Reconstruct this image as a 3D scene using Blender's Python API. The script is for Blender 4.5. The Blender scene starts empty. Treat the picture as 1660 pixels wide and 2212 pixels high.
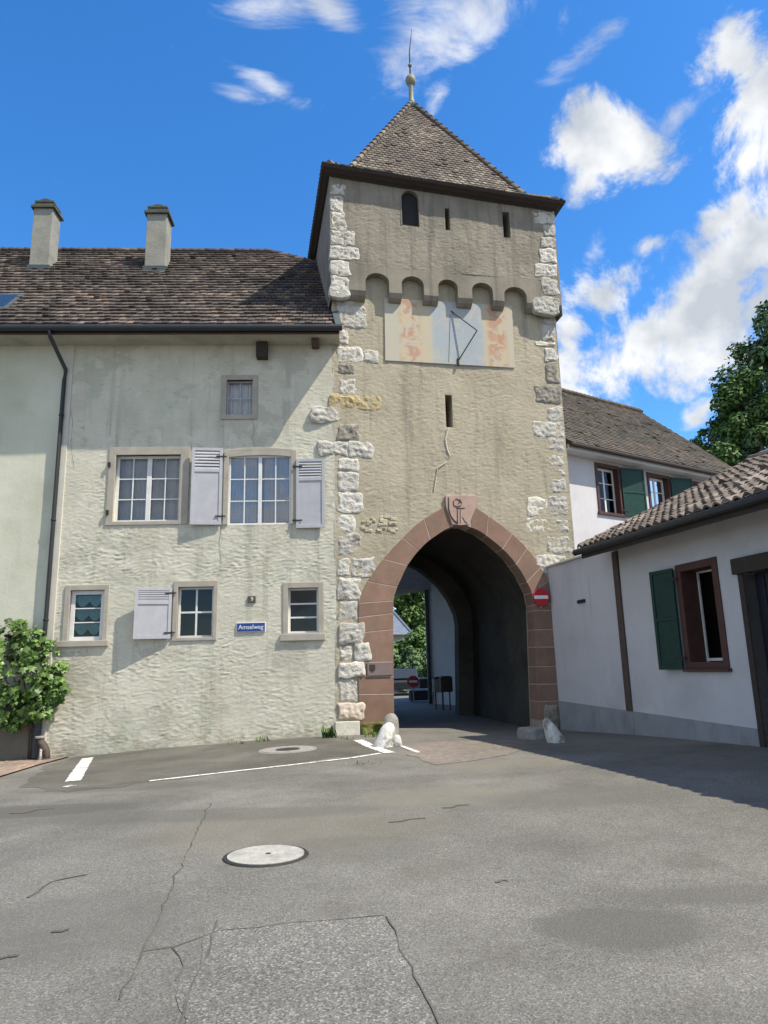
import bpy, math, random
import numpy as np
from mathutils import Vector, Matrix, noise
random.seed(7)
R = math.radians
sc = bpy.context.scene
col = sc.collection

# ------------------------------------------------------------------ camera
F_PX, PITCH, ROLL, EYE = 1530.0, R(12.3), R(-1.47), 1.6
CAM = np.array([0, 0, EYE])
_F = np.array([0, math.cos(PITCH), math.sin(PITCH)])
_U0 = np.array([0, -math.sin(PITCH), math.cos(PITCH)])
_R0 = np.array([1.0, 0, 0])
_R = math.cos(ROLL) * _R0 + math.sin(ROLL) * _U0
_U = -math.sin(ROLL) * _R0 + math.cos(ROLL) * _U0
cd = bpy.data.cameras.new('camera')
cd.sensor_fit = 'VERTICAL'; cd.sensor_height = 24; cd.lens = 24 * F_PX / 2212
cd.clip_start = 0.05; cd.clip_end = 3000
cam = bpy.data.objects.new('camera', cd); col.objects.link(cam)
cam.matrix_world = Matrix(((_R[0], _U[0], -_F[0], 0), (_R[1], _U[1], -_F[1], 0), (_R[2], _U[2], -_F[2], EYE), (0, 0, 0, 1)))
sc.camera = cam

# survey of the place: photo measurements -> metres on a known plane
def ray(x, y):
    d = (x - 830) * _R - (y - 1106) * _U + F_PX * _F
    return d / np.linalg.norm(d)
def hit(x, y, P, n):
    d = ray(x, y); t = ((np.asarray(P) - CAM) @ n) / (d @ n)
    return CAM + t * d
def at(x, y, Y):
    d = ray(x, y); return Vector(CAM + d * (Y / d[1]))
class Fr:
    """a facade: local x along it, y into the building, z up"""
    def __init__(s, P, a):
        s.P = np.array([P[0], P[1], 0.0]); s.a = a = R(a)
        s.x = np.array([math.cos(a), math.sin(a), 0]); s.y = np.array([-math.sin(a), math.cos(a), 0])
    def on(s, px, py, off=0.0):
        Q = hit(px, py, s.P - s.y * off, s.y)
        return float((Q - s.P) @ s.x), float(Q[2])
    def w(s, u, y, z):
        p = s.P + s.x * u + s.y * y; return Vector((p[0], p[1], z))
    def loc(s, p):
        d = np.array([p[0], p[1], 0]) - s.P
        return float(d @ s.x), float(d @ s.y)
T = Fr((-1.297, 17.961), 11)      # gate tower front
H = Fr((-1.297, 17.961), 3)       # plastered house front
W = Fr((4.392, 19.067), -76)      # low building, runs towards the camera
B = Fr((6.42, 24.0), 33)          # white house behind

# ground height: thin plate spline through surveyed points
def _tps():
    pts = []
    def add(fr, u, z, y=0): p = fr.w(u, y, 0); pts.append((p.x, p.y, z))
    add(H, -6.87, -.35); add(H, -9.5, -.38); add(H, -3.6, -.14); add(H, -.1, 0); add(T, 1.0, -.02)
    add(T, 3.4, -.05); add(T, 5.3, -.11); add(W, 0.2, -.1); add(W, 3.5, .05); add(W, 7.2, .16); add(W, 10, .2); add(W, 14, .2)
    add(T, 3.4, -.05, 6)
    for p in [(0, 0, 0), (-1.1, 6.7, 0), (0, 4, 0), (2, 5, 0), (-5, 8, -.03), (-3, 12, -.05), (1, 12, 0), (4, 8, .05), (-8, 2, 0), (9, 3, .1),
              (1, 30, 0), (2, 45, 0), (-25, 5, -.2), (-25, 40, 0), (25, 30, 0), (30, 5, .1), (0, -15, 0), (-20, -15, 0), (20, -15, 0), (0, 70, 0)]:
        pts.append(p)
    P = np.array(pts); n = len(P)
    def phi(r2): return np.where(r2 > 1e-9, r2 * np.log(np.maximum(r2, 1e-9)), 0)
    D = ((P[:, None, :2] - P[None, :, :2]) ** 2).sum(-1)
    A = np.zeros((n + 3, n + 3)); A[:n, :n] = phi(D) + np.eye(n) * .02; A[:n, n] = 1; A[:n, n+1:] = P[:, :2]; A[n:, :n] = A[:n, n:].T
    b = np.zeros(n + 3); b[:n] = P[:, 2]
    s = np.linalg.solve(A, b)
    def g(x, y):
        r2 = (P[:, 0] - x) ** 2 + (P[:, 1] - y) ** 2
        v = float(phi(r2) @ s[:n] + s[n] + s[n+1] * x + s[n+2] * y)
        d = max(0.0, max(abs(x) - 16, y - 45, -8 - y)) / 12
        return v * max(0.0, 1 - d)
    return g
gz = _tps()
def onground(px, py):
    z = 0.0
    for _ in range(6):
        p = hit(px, py, [0, 0, z], np.array([0, 0, 1.0])); z = gz(p[0], p[1])
    return p[0], p[1]

# ------------------------------------------------------------------ helpers
class MB:
    def __init__(s): s.v = []; s.f = []
    def add(s, vs, fs):
        b = len(s.v); s.v += [tuple(p) for p in vs]; s.f += [tuple(b + i for i in f) for f in fs]; return s
    def hexa(s, p):
        return s.add(p, [(0, 3, 2, 1), (4, 5, 6, 7), (0, 1, 5, 4), (1, 2, 6, 5), (2, 3, 7, 6), (3, 0, 4, 7)])
    def box(s, x0, x1, y0, y1, z0, z1):
        return s.hexa([(x0, y0, z0), (x1, y0, z0), (x1, y1, z0), (x0, y1, z0), (x0, y0, z1), (x1, y0, z1), (x1, y1, z1), (x0, y1, z1)])
    def prism(s, poly, y0, y1):
        n = len(poly); vs = [(p[0], y0, p[1]) for p in poly] + [(p[0], y1, p[1]) for p in poly]
        return s.add(vs, [tuple(range(n)), tuple(range(2 * n - 1, n - 1, -1))] + [(i, n + i, n + (i + 1) % n, (i + 1) % n) for i in range(n)])
    def slab(s, poly, z0, z1):
        n = len(poly); vs = [(p[0], p[1], z0) for p in poly] + [(p[0], p[1], z1) for p in poly]
        return s.add(vs, [tuple(range(n - 1, -1, -1)), tuple(range(n, 2 * n))] + [(i, (i + 1) % n, n + (i + 1) % n, n + i) for i in range(n)])
    def tube(s, path, r, n=8, r1=None):
        path = [Vector(p) for p in path]; m = len(path); vs = []
        for i, p in enumerate(path):
            t = (path[min(i + 1, m - 1)] - path[max(i - 1, 0)]).normalized()
            a = Vector((0, 0, 1)) if abs(t.z) < .9 else Vector((1, 0, 0))
            x = t.cross(a).normalized(); y = t.cross(x)
            rr = r if r1 is None else r + (r1 - r) * i / (m - 1)
            for k in range(n):
                q = 2 * math.pi * k / n; vs.append(p + x * math.cos(q) * rr + y * math.sin(q) * rr)
        fs = [(i * n + k, i * n + (k + 1) % n, (i + 1) * n + (k + 1) % n, (i + 1) * n + k) for i in range(m - 1) for k in range(n)]
        fs += [tuple(range(n - 1, -1, -1)), tuple((m - 1) * n + k for k in range(n))]
        return s.add(vs, fs)
    def lathe(s, prof, c=(0, 0, 0), n=20):
        vs = [(c[0] + r * math.cos(2 * math.pi * k / n), c[1] + r * math.sin(2 * math.pi * k / n), c[2] + z) for r, z in prof for k in range(n)]
        m = len(prof)
        fs = [(i * n + k, i * n + (k + 1) % n, (i + 1) * n + (k + 1) % n, (i + 1) * n + k) for i in range(m - 1) for k in range(n)]
        fs += [tuple(range(n - 1, -1, -1)), tuple((m - 1) * n + k for k in range(n))]
        return s.add(vs, fs)
    def build(s, name, m, parent=None, smooth=False, bevel=0, fix=True):
        me = bpy.data.meshes.new(name); me.from_pydata(s.v, [], s.f)
        if fix:
            import bmesh
            bm = bmesh.new(); bm.from_mesh(me); bmesh.ops.recalc_face_normals(bm, faces=bm.faces); bm.to_mesh(me); bm.free()
        if smooth: me.polygons.foreach_set('use_smooth', [True] * len(me.polygons))
        me.materials.append(m); me.update()
        o = bpy.data.objects.new(name, me); col.objects.link(o)
        if parent: o.parent = parent
        if bevel:
            b = o.modifiers.new('edge', 'BEVEL'); b.width = bevel; b.segments = 2; b.limit_method = 'ANGLE'
        return o
def tag(o, label=None, cat=None, group=None, kind=None):
    if label: o['label'] = label
    if cat: o['category'] = cat
    if group: o['group'] = group
    if kind: o['kind'] = kind
    return o
def empty(name, loc, rz=0):
    o = bpy.data.objects.new(name, None); o.location = loc; o.rotation_euler = (0, 0, rz); o.empty_display_size = .3
    col.objects.link(o); return o
def copy_tree(o, parent=None):
    c = o.copy(); col.objects.link(c)
    if parent: c.parent = parent
    for ch in list(o.children): copy_tree(ch, c)
    return c
def text_mesh(body, size, m, name, parent, loc, depth=.003, rot=(R(90), 0, 0), width=None):
    cu = bpy.data.curves.new('lettering', 'FONT'); cu.body = body; cu.size = size; cu.align_x = 'CENTER'; cu.align_y = 'CENTER'; cu.extrude = depth
    t = bpy.data.objects.new('lettering', cu); col.objects.link(t)
    dg = bpy.context.evaluated_depsgraph_get(); dg.update()
    me = bpy.data.meshes.new_from_object(t.evaluated_get(dg)); me.name = name
    bpy.data.objects.remove(t); bpy.data.curves.remove(cu)
    me.materials.clear(); me.materials.append(m)
    o = bpy.data.objects.new(name, me); col.objects.link(o); o.parent = parent; o.location = loc; o.rotation_euler = rot
    if width:
        xs = [v.co.x for v in me.vertices]; k = width / (max(xs) - min(xs))
        for v in me.vertices: v.co.x *= k
    return o

# ------------------------------------------------------------------ materials
def L(*c):  # sRGB 0-255 -> linear
    return tuple((x / 255 / 12.92 if x <= 10 else ((x / 255 + .055) / 1.055) ** 2.4) for x in c)
def nd(nt, t, **kw):
    n = nt.nodes.new(t)
    for k, v in kw.items(): setattr(n, k, v)
    return n
def mat(name, c1, c2=None, scale=2.0, rough=.85, spec=.3, bump=0, bscale=30, bdist=.02, island=0, c3=None, s3=.4, t3=(.5, .7), stretch=(1, 1, 1), metal=0, bstretch=None, layers=(), orand=0):
    m = bpy.data.materials.new(name); m.use_nodes = True; nt = m.node_tree; lk = nt.links.new
    p = nt.nodes['Principled BSDF']; p.inputs['Roughness'].default_value = rough; p.inputs['Specular IOR Level'].default_value = spec; p.inputs['Metallic'].default_value = metal
    tc = nd(nt, 'ShaderNodeTexCoord'); mp = nd(nt, 'ShaderNodeMapping'); mp.inputs['Scale'].default_value = stretch
    lk(tc.outputs['Object'], mp.inputs[0])
    c2 = c2 or c1
    n1 = nd(nt, 'ShaderNodeTexNoise'); n1.inputs['Scale'].default_value = scale; n1.inputs['Detail'].default_value = 8; n1.inputs['Roughness'].default_value = .65
    lk(mp.outputs[0], n1.inputs['Vector'])
    rp = nd(nt, 'ShaderNodeValToRGB'); rp.color_ramp.elements[0].position = .32; rp.color_ramp.elements[1].position = .68
    rp.color_ramp.elements[0].color = (*c1, 1); rp.color_ramp.elements[1].color = (*c2, 1)
    lk(n1.outputs['Fac'], rp.inputs[0]); out = rp.outputs[0]
    if c3:
        n3 = nd(nt, 'ShaderNodeTexNoise'); n3.inputs['Scale'].default_value = s3; n3.inputs['Detail'].default_value = 7; n3.inputs['Roughness'].default_value = .6
        lk(mp.outputs[0], n3.inputs['Vector'])
        r3 = nd(nt, 'ShaderNodeMapRange'); r3.inputs[1].default_value = t3[0]; r3.inputs[2].default_value = t3[1]; lk(n3.outputs['Fac'], r3.inputs[0])
        mx = nd(nt, 'ShaderNodeMix', data_type='RGBA'); mx.inputs[7].default_value = (*c3, 1)
        lk(r3.outputs[0], mx.inputs[0]); lk(out, mx.inputs[6]); out = mx.outputs[2]
    for sc0, st0_, lo, hi, c0, amt0, zr in layers:   # stains, streaks, repairs: own shapes, own colour
        ml = nd(nt, 'ShaderNodeMapping'); ml.inputs['Scale'].default_value = st0_; ml.inputs['Location'].default_value = (sc0 * 3.7, lo * 11, hi * 5); lk(tc.outputs['Object'], ml.inputs[0])
        nl = nd(nt, 'ShaderNodeTexNoise'); nl.inputs['Scale'].default_value = sc0; nl.inputs['Detail'].default_value = 8; nl.inputs['Roughness'].default_value = .68; lk(ml.outputs[0], nl.inputs['Vector'])
        rl = nd(nt, 'ShaderNodeMapRange'); rl.inputs[1].default_value = lo; rl.inputs[2].default_value = hi; rl.inputs[4].default_value = amt0
        fin = nl.outputs['Fac']
        if zr:
            sz = nd(nt, 'ShaderNodeSeparateXYZ'); lk(tc.outputs['Object'], sz.inputs[0])
            zm = nd(nt, 'ShaderNodeMapRange'); zm.inputs[1].default_value = zr[0]; zm.inputs[2].default_value = zr[1]; zm.inputs[3].default_value = 0; zm.inputs[4].default_value = -.5; lk(sz.outputs[2], zm.inputs[0])
            ad = nd(nt, 'ShaderNodeMath', operation='ADD'); lk(fin, ad.inputs[0]); lk(zm.outputs[0], ad.inputs[1]); fin = ad.outputs[0]
        lk(fin, rl.inputs[0])
        mxl = nd(nt, 'ShaderNodeMix', data_type='RGBA'); mxl.inputs[7].default_value = (*c0, 1); lk(rl.outputs[0], mxl.inputs[0]); lk(out, mxl.inputs[6]); out = mxl.outputs[2]
    if orand:
        oi = nd(nt, 'ShaderNodeObjectInfo'); ro = nd(nt, 'ShaderNodeMapRange'); ro.inputs[3].default_value = 1 - orand; ro.inputs[4].default_value = 1 + orand * .5; lk(oi.outputs['Random'], ro.inputs[0])
        ho = nd(nt, 'ShaderNodeHueSaturation'); lk(ro.outputs[0], ho.inputs['Value']); lk(out, ho.inputs['Color']); out = ho.outputs[0]
    if island:
        ge = nd(nt, 'ShaderNodeNewGeometry'); r2 = nd(nt, 'ShaderNodeMapRange'); r2.inputs[3].default_value = 1 - island; r2.inputs[4].default_value = 1 + island
        lk(ge.outputs['Random Per Island'], r2.inputs[0])
        hs = nd(nt, 'ShaderNodeHueSaturation'); lk(r2.outputs[0], hs.inputs['Value']); lk(out, hs.inputs['Color'])
        out = hs.outputs[0]
    lk(out, p.inputs['Base Color'])
    if bump:
        mb = nd(nt, 'ShaderNodeMapping'); mb.inputs['Scale'].default_value = bstretch or stretch; lk(tc.outputs['Object'], mb.inputs[0])
        nb = nd(nt, 'ShaderNodeTexNoise'); nb.inputs['Scale'].default_value = bscale; nb.inputs['Detail'].default_value = 5; nb.inputs['Roughness'].default_value = .6
        lk(mb.outputs[0], nb.inputs['Vector'])
        bp = nd(nt, 'ShaderNodeBump'); bp.inputs['Strength'].default_value = bump; bp.inputs['Distance'].default_value = bdist
        lk(nb.outputs['Fac'], bp.inputs['Height']); lk(bp.outputs[0], p.inputs['Normal'])
    return m
def tile_mat(name, cols, moss=None):
    """each tile its own fired colour, with weathered patches over the roof"""
    m = bpy.data.materials.new(name); m.use_nodes = True; nt = m.node_tree; lk = nt.links.new
    p = nt.nodes['Principled BSDF']; p.inputs['Roughness'].default_value = .8; p.inputs['Specular IOR Level'].default_value = .35
    ge = nd(nt, 'ShaderNodeNewGeometry'); tc = nd(nt, 'ShaderNodeTexCoord')
    n0 = nd(nt, 'ShaderNodeTexNoise'); n0.inputs['Scale'].default_value = .55; n0.inputs['Detail'].default_value = 4; lk(tc.outputs['Object'], n0.inputs['Vector'])
    a = nd(nt, 'ShaderNodeMath', operation='MULTIPLY_ADD'); a.inputs[1].default_value = .62; lk(ge.outputs['Random Per Island'], a.inputs[0])
    b = nd(nt, 'ShaderNodeMapRange'); b.inputs[1].default_value = .3; b.inputs[2].default_value = .7; b.inputs[4].default_value = .38; lk(n0.outputs['Fac'], b.inputs[0])
    lk(b.outputs[0], a.inputs[2])
    rp = nd(nt, 'ShaderNodeValToRGB'); e = rp.color_ramp.elements
    for i, c in enumerate(cols):
        q = e[i] if i < 2 else e.new(i / (len(cols) - 1))
        q.position = i / (len(cols) - 1); q.color = (*c, 1)
    lk(a.outputs[0], rp.inputs[0])
    n1 = nd(nt, 'ShaderNodeTexNoise'); n1.inputs['Scale'].default_value = 14; n1.inputs['Detail'].default_value = 6; lk(tc.outputs['Object'], n1.inputs['Vector'])
    r1 = nd(nt, 'ShaderNodeMapRange'); r1.inputs[3].default_value = .6; r1.inputs[4].default_value = 1.4; lk(n1.outputs['Fac'], r1.inputs[0])
    hs = nd(nt, 'ShaderNodeHueSaturation'); lk(rp.outputs[0], hs.inputs['Color']); lk(r1.outputs[0], hs.inputs['Value'])
    lk(hs.outputs[0], p.inputs['Base Color'])
    bp = nd(nt, 'ShaderNodeBump'); bp.inputs['Strength'].default_value = .5; bp.inputs['Distance'].default_value = .01
    lk(n1.outputs['Fac'], bp.inputs['Height']); lk(bp.outputs[0], p.inputs['Normal'])
    return m
def glass_mat(name, k, tint=(1, 1, 1)):
    m = bpy.data.materials.new(name); m.use_nodes = True; nt = m.node_tree; lk = nt.links.new
    out = nt.nodes['Material Output']; nt.nodes.remove(nt.nodes['Principled BSDF'])
    tr = nd(nt, 'ShaderNodeBsdfTransparent'); tr.inputs[0].default_value = (*tint, 1)
    gl = nd(nt, 'ShaderNodeBsdfGlossy'); gl.inputs['Roughness'].default_value = .01
    tc = nd(nt, 'ShaderNodeTexCoord'); n = nd(nt, 'ShaderNodeTexNoise'); n.inputs['Scale'].default_value = 2.2; lk(tc.outputs['Object'], n.inputs['Vector'])
    bp = nd(nt, 'ShaderNodeBump'); bp.inputs['Strength'].default_value = .15; bp.inputs['Distance'].default_value = .03; lk(n.outputs['Fac'], bp.inputs['Height']); lk(bp.outputs[0], gl.inputs['Normal'])
    fr = nd(nt, 'ShaderNodeFresnel'); fr.inputs[0].default_value = 1.5
    mu = nd(nt, 'ShaderNodeMath', operation='MULTIPLY', use_clamp=True); mu.inputs[1].default_value = k; lk(fr.outputs[0], mu.inputs[0])
    mx = nd(nt, 'ShaderNodeMixShader'); lk(mu.outputs[0], mx.inputs[0]); lk(tr.outputs[0], mx.inputs[1]); lk(gl.outputs[0], mx.inputs[2]); lk(mx.outputs[0], out.inputs[0])
    return m
def asphalt(name, base, light, dark, speck=.5, sc_=70, stain=(.045, .042, .036), amt=(.5, .8), spots=()):
    m = bpy.data.materials.new(name); m.use_nodes = True; nt = m.node_tree; lk = nt.links.new
    p = nt.nodes['Principled BSDF']; p.inputs['Roughness'].default_value = .88; p.inputs['Specular IOR Level'].default_value = .25
    tc = nd(nt, 'ShaderNodeTexCoord'); co = tc.outputs['Object']
    vo = nd(nt, 'ShaderNodeTexVoronoi'); vo.inputs['Scale'].default_value = sc_; lk(co, vo.inputs['Vector'])
    sp = nd(nt, 'ShaderNodeSeparateColor'); lk(vo.outputs['Color'], sp.inputs[0])
    rp = nd(nt, 'ShaderNodeValToRGB'); e = rp.color_ramp.elements
    e[0].position = 0; e[0].color = (*dark, 1); e[1].position = 1; e[1].color = (*light, 1)
    q = e.new(.45); q.color = (*base, 1); q = e.new(1 - speck * .25); q.color = (*[b * 1.15 for b in base], 1)
    lk(sp.outputs[0], rp.inputs[0])
    n1 = nd(nt, 'ShaderNodeTexNoise'); n1.inputs['Scale'].default_value = .55; n1.inputs['Detail'].default_value = 9; n1.inputs['Roughness'].default_value = .62; lk(co, n1.inputs['Vector'])
    r1 = nd(nt, 'ShaderNodeMapRange'); r1.inputs[1].default_value = .3; r1.inputs[2].default_value = .7; r1.inputs[3].default_value = .76; r1.inputs[4].default_value = 1.2; lk(n1.outputs['Fac'], r1.inputs[0])
    hs = nd(nt, 'ShaderNodeHueSaturation'); lk(rp.outputs[0], hs.inputs['Color']); lk(r1.outputs[0], hs.inputs['Value'])
    n2 = nd(nt, 'ShaderNodeTexNoise'); n2.inputs['Scale'].default_value = 1.3; n2.inputs['Detail'].default_value = 10; n2.inputs['Roughness'].default_value = .7; n2.inputs['Distortion'].default_value = .6; lk(co, n2.inputs['Vector'])
    r2 = nd(nt, 'ShaderNodeMapRange'); r2.inputs[1].default_value = amt[0]; r2.inputs[2].default_value = amt[1]; lk(n2.outputs['Fac'], r2.inputs[0])
    mx = nd(nt, 'ShaderNodeMix', data_type='RGBA'); mx.inputs[7].default_value = (*stain, 1); lk(r2.outputs[0], mx.inputs[0]); lk(hs.outputs[0], mx.inputs[6])
    out = mx.outputs[2]
    n4 = nd(nt, 'ShaderNodeTexNoise'); n4.inputs['Scale'].default_value = .22; n4.inputs['Detail'].default_value = 8; n4.inputs['Roughness'].default_value = .6; n4.inputs['Distortion'].default_value = .8; lk(co, n4.inputs['Vector'])
    r4 = nd(nt, 'ShaderNodeMapRange'); r4.inputs[1].default_value = .36; r4.inputs[2].default_value = .64; r4.inputs[3].default_value = .80; r4.inputs[4].default_value = 1.13; lk(n4.outputs['Fac'], r4.inputs[0])
    h4 = nd(nt, 'ShaderNodeHueSaturation'); lk(r4.outputs[0], h4.inputs['Value']); lk(out, h4.inputs['Color']); out = h4.outputs[0]
    for cx, cy, rx, ry, c0, am in spots:   # old oil and damp spots with soft edges
        mp = nd(nt, 'ShaderNodeMapping', vector_type='POINT'); mp.inputs['Location'].default_value = (-cx / rx, -cy / ry, 0); mp.inputs['Scale'].default_value = (1 / rx, 1 / ry, 0); lk(co, mp.inputs[0])
        ln = nd(nt, 'ShaderNodeVectorMath', operation='LENGTH'); lk(mp.outputs[0], ln.inputs[0])
        a5 = nd(nt, 'ShaderNodeMath', operation='MULTIPLY_ADD'); a5.inputs[1].default_value = 1.1; lk(n2.outputs['Fac'], a5.inputs[0]); lk(ln.outputs['Value'], a5.inputs[2])
        r5 = nd(nt, 'ShaderNodeMapRange', interpolation_type='SMOOTHSTEP'); r5.inputs[1].default_value = 1.75; r5.inputs[2].default_value = 1.25; r5.inputs[4].default_value = am; lk(a5.outputs[0], r5.inputs[0])
        m5 = nd(nt, 'ShaderNodeMix', data_type='RGBA'); m5.inputs[7].default_value = (*c0, 1); lk(r5.outputs[0], m5.inputs[0]); lk(out, m5.inputs[6]); out = m5.outputs[2]
    lk(out, p.inputs['Base Color'])
    bp = nd(nt, 'ShaderNodeBump'); bp.inputs['Strength'].default_value = .55; bp.inputs['Distance'].default_value = .006
    lk(vo.outputs['Distance'], bp.inputs['Height']); lk(bp.outputs[0], p.inputs['Normal'])
    return m
M = {}
M['house_plaster'] = mat('house_plaster', (.525, .50, .40), (.625, .597, .49), 1.1, bump=.8, bscale=34, bdist=.012, c3=(.47, .43, .33), s3=.9, t3=(.5, .76), bstretch=(1, 1, 1.6), layers=[
    (1.0, (3.6, 1, .22), .53, .70, (.335, .325, .26), .75, None), (1.6, (1, 1, 1), .58, .62, (.62, .60, .50), .7, None), (.9, (1, 1, 1.2), .55, .57, (.44, .425, .345), .7, None), (2.2, (1, 1, 1.5), .44, .58, (.36, .325, .245), .85, (-.3, 2.2)), (1.4, (1, 1, 1), .54, .585, (.30, .28, .225), .6, (.0, 1.5)), (.7, (1, 1, 1), .52, .7, (.44, .48, .37), .6, None), (5, (1, 1, 2.2), .61, .69, (.28, .265, .215), .7, None)])
M['smooth_plaster'] = mat('smooth_plaster', (.52, .52, .415), (.60, .60, .485), .9, bump=.4, bscale=18, bdist=.01, c3=(.45, .455, .34), s3=.5, layers=[(1.1, (3, 1, .25), .55, .75, (.42, .43, .33), .5, None)])
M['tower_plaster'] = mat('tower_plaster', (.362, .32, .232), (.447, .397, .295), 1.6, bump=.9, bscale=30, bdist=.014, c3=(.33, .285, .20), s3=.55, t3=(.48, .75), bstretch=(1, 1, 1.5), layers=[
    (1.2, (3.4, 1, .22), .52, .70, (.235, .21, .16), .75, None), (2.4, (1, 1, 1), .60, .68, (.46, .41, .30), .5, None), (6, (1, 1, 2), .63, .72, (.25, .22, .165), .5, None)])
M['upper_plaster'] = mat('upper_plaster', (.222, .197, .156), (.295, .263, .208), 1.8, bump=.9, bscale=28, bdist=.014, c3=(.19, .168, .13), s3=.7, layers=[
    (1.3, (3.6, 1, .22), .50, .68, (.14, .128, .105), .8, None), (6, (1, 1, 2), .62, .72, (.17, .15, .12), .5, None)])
M['quoin'] = mat('quoin_stone', (.40, .38, .33), (.64, .615, .555), 4, bump=1, bscale=22, bdist=.03, c3=(.22, .205, .17), s3=2.6, t3=(.54, .74), orand=.2)
M['quoin_dark'] = mat('weathered_stone', (.16, .15, .12), (.34, .31, .26), 6, bump=1, bscale=16, bdist=.03)
M['quoin_ochre'] = mat('ochre_stone', (.36, .27, .12), (.52, .43, .26), 8, bump=1, bscale=20, bdist=.03)
M['quoin_pink'] = mat('pinkish_stone', (.50, .40, .31), (.66, .58, .48), 4, bump=.7, bscale=14, bdist=.02)
M['flat_stone'] = mat('pale_stone', (.52, .50, .41), (.66, .63, .54), 4, bump=.7, bscale=18, bdist=.015)
M['sandstone'] = mat('red_sandstone', (.21, .128, .092), (.285, .18, .132), 2.2, bump=.4, bscale=30, bdist=.008, c3=(.20, .14, .10), s3=1.4, t3=(.48, .70), orand=.22, layers=[(3, (1, 1, .4), .58, .72, (.15, .11, .085), .6, None)])
M['keystone'] = mat('light_sandstone', (.36, .24, .19), (.46, .33, .27), 3, bump=.3, bscale=30, bdist=.006)
M['mortar'] = mat('mortar', (.34, .26, .205), (.48, .39, .32), 3, bump=.3)
M['carving'] = mat('carving_dark', (.055, .04, .036), rough=.9)
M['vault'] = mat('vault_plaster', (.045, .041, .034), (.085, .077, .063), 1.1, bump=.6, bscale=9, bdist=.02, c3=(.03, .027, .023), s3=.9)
M['wood_dark'] = mat('dark_timber', (.035, .028, .024), (.062, .05, .042), 6, stretch=(1, 6, 6), bump=.4, bscale=20, bdist=.006)
M['wood_brown'] = mat('brown_timber', (.07, .05, .043), (.11, .08, .066), 5, bump=.3, stretch=(1, 5, 5))
M['gutter'] = mat('gutter_metal', (.014, .017, .019), (.024, .027, .029), 5, rough=.5, spec=.5)
M['lead'] = mat('lead_flashing', (.05, .07, .075), (.08, .10, .105), 5, rough=.6)
M['stone_frame'] = mat('grey_window_stone', (.33, .30, .25), (.42, .385, .325), 3, bump=.4, bscale=24, bdist=.008)
M['white_paint'] = mat('white_paint', (.62, .62, .60), (.74, .74, .72), 4, rough=.5)
M['grey_shutter'] = mat('grey_shutter_paint', (.385, .385, .41), (.465, .465, .49), 2.5, rough=.6, c3=(.40, .40, .42), s3=2)
M['iron'] = mat('black_iron', (.02, .02, .02), (.04, .035, .03), 9, rough=.7)
M['curtain'] = mat('grey_curtain', (.40, .40, .40), (.52, .52, .52), 3, rough=.9)
M['teal'] = mat('teal_curtain', (.10, .22, .22), (.16, .30, .30), 4, rough=.9)
M['dark_room'] = mat('dark_room', (.02, .02, .02), (.03, .03, .03))
M['glass'] = glass_mat('window_glass', 1.0)
M['sky_glass'] = glass_mat('old_window_glass', 5.0)
M['chimney'] = mat('chimney_render', (.235, .235, .20), (.33, .325, .28), 3, bump=.5, bscale=24, c3=(.17, .17, .14), s3=1.5)
M['white_wall'] = mat('white_render', (.50, .49, .505), (.56, .55, .565), .8, bump=.25, bscale=30, bdist=.006, c3=(.44, .43, .44), s3=.6, layers=[(1.0, (3, 3, .2), .56, .76, (.42, .40, .39), .5, None), (2.0, (1, 1, 1), .5, .66, (.36, .34, .32), .6, (.3, 1.6))])
M['base_band'] = mat('grey_dado', (.24, .25, .265), (.30, .31, .325), 1.5, bump=.3, bscale=30, bdist=.006, layers=[(2.4, (1, 1, .5), .52, .68, (.17, .165, .155), .6, None)])
M['brown_paint'] = mat('oxblood_paint', (.062, .028, .024), (.09, .04, .033), 4, rough=.55)
M['green_paint'] = mat('green_shutter_paint', (.005, .032, .025), (.008, .046, .034), 5, rough=.5)
M['tiles_house'] = tile_mat('old_clay_tiles', [(.032, .026, .023), (.052, .043, .037), (.085, .067, .056), (.08, .068, .058), (.165, .13, .105), (.25, .17, .13)])
M['tiles_tower'] = tile_mat('tower_clay_tiles', [(.065, .054, .045), (.115, .095, .075), (.095, .078, .068), (.19, .158, .125), (.29, .245, .19)])
M['tiles_back'] = tile_mat('mossy_clay_tiles', [(.04, .038, .031), (.062, .056, .043), (.082, .07, .053), (.115, .09, .066), (.18, .115, .075)])
M['tiles_low'] = tile_mat('brown_pantiles', [(.05, .04, .034), (.095, .075, .063), (.15, .122, .10), (.31, .26, .21)])
M['under'] = mat('roof_underlay', (.03, .025, .022))
_sp = []
for _x, _y, _rx, _ry, _c, _a in [(1345, 2002, .55, .36, (.10, .096, .082), .7), (60, 1752, 1.3, .5, (.085, .08, .068), .7), (1600, 1930, .9, .2, (.11, .105, .092), .6), (250, 1700, 1.6, .5, (.09, .085, .07), .5), (950, 1720, 1.1, .7, (.19, .175, .135), .55),
                                 (640, 1790, 1.6, 1.0, (.17, .155, .118), .45), (1250, 1720, 1.3, .6, (.12, .115, .10), .5), (150, 2000, .8, .7, (.115, .11, .098), .5), (760, 1830, .8, .5, (.11, .105, .09), .45), (1100, 1650, 1.2, .5, (.185, .17, .13), .5), (430, 1760, 2.2, .4, (.105, .10, .088), .5)]:
    _p = onground(_x, _y); _sp.append((_p[0], _p[1], _rx, _ry, _c, _a))
M['asphalt'] = asphalt('asphalt', (.163, .156, .138), (.262, .253, .228), (.107, .102, .091), .5, 95, (.115, .107, .09), (.50, .80), _sp)
M['asphalt_patch'] = asphalt('coarse_asphalt', (.166, .159, .142), (.33, .32, .295), (.098, .093, .084), .8, 88, (.13, .12, .105), (.55, .8))
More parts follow.
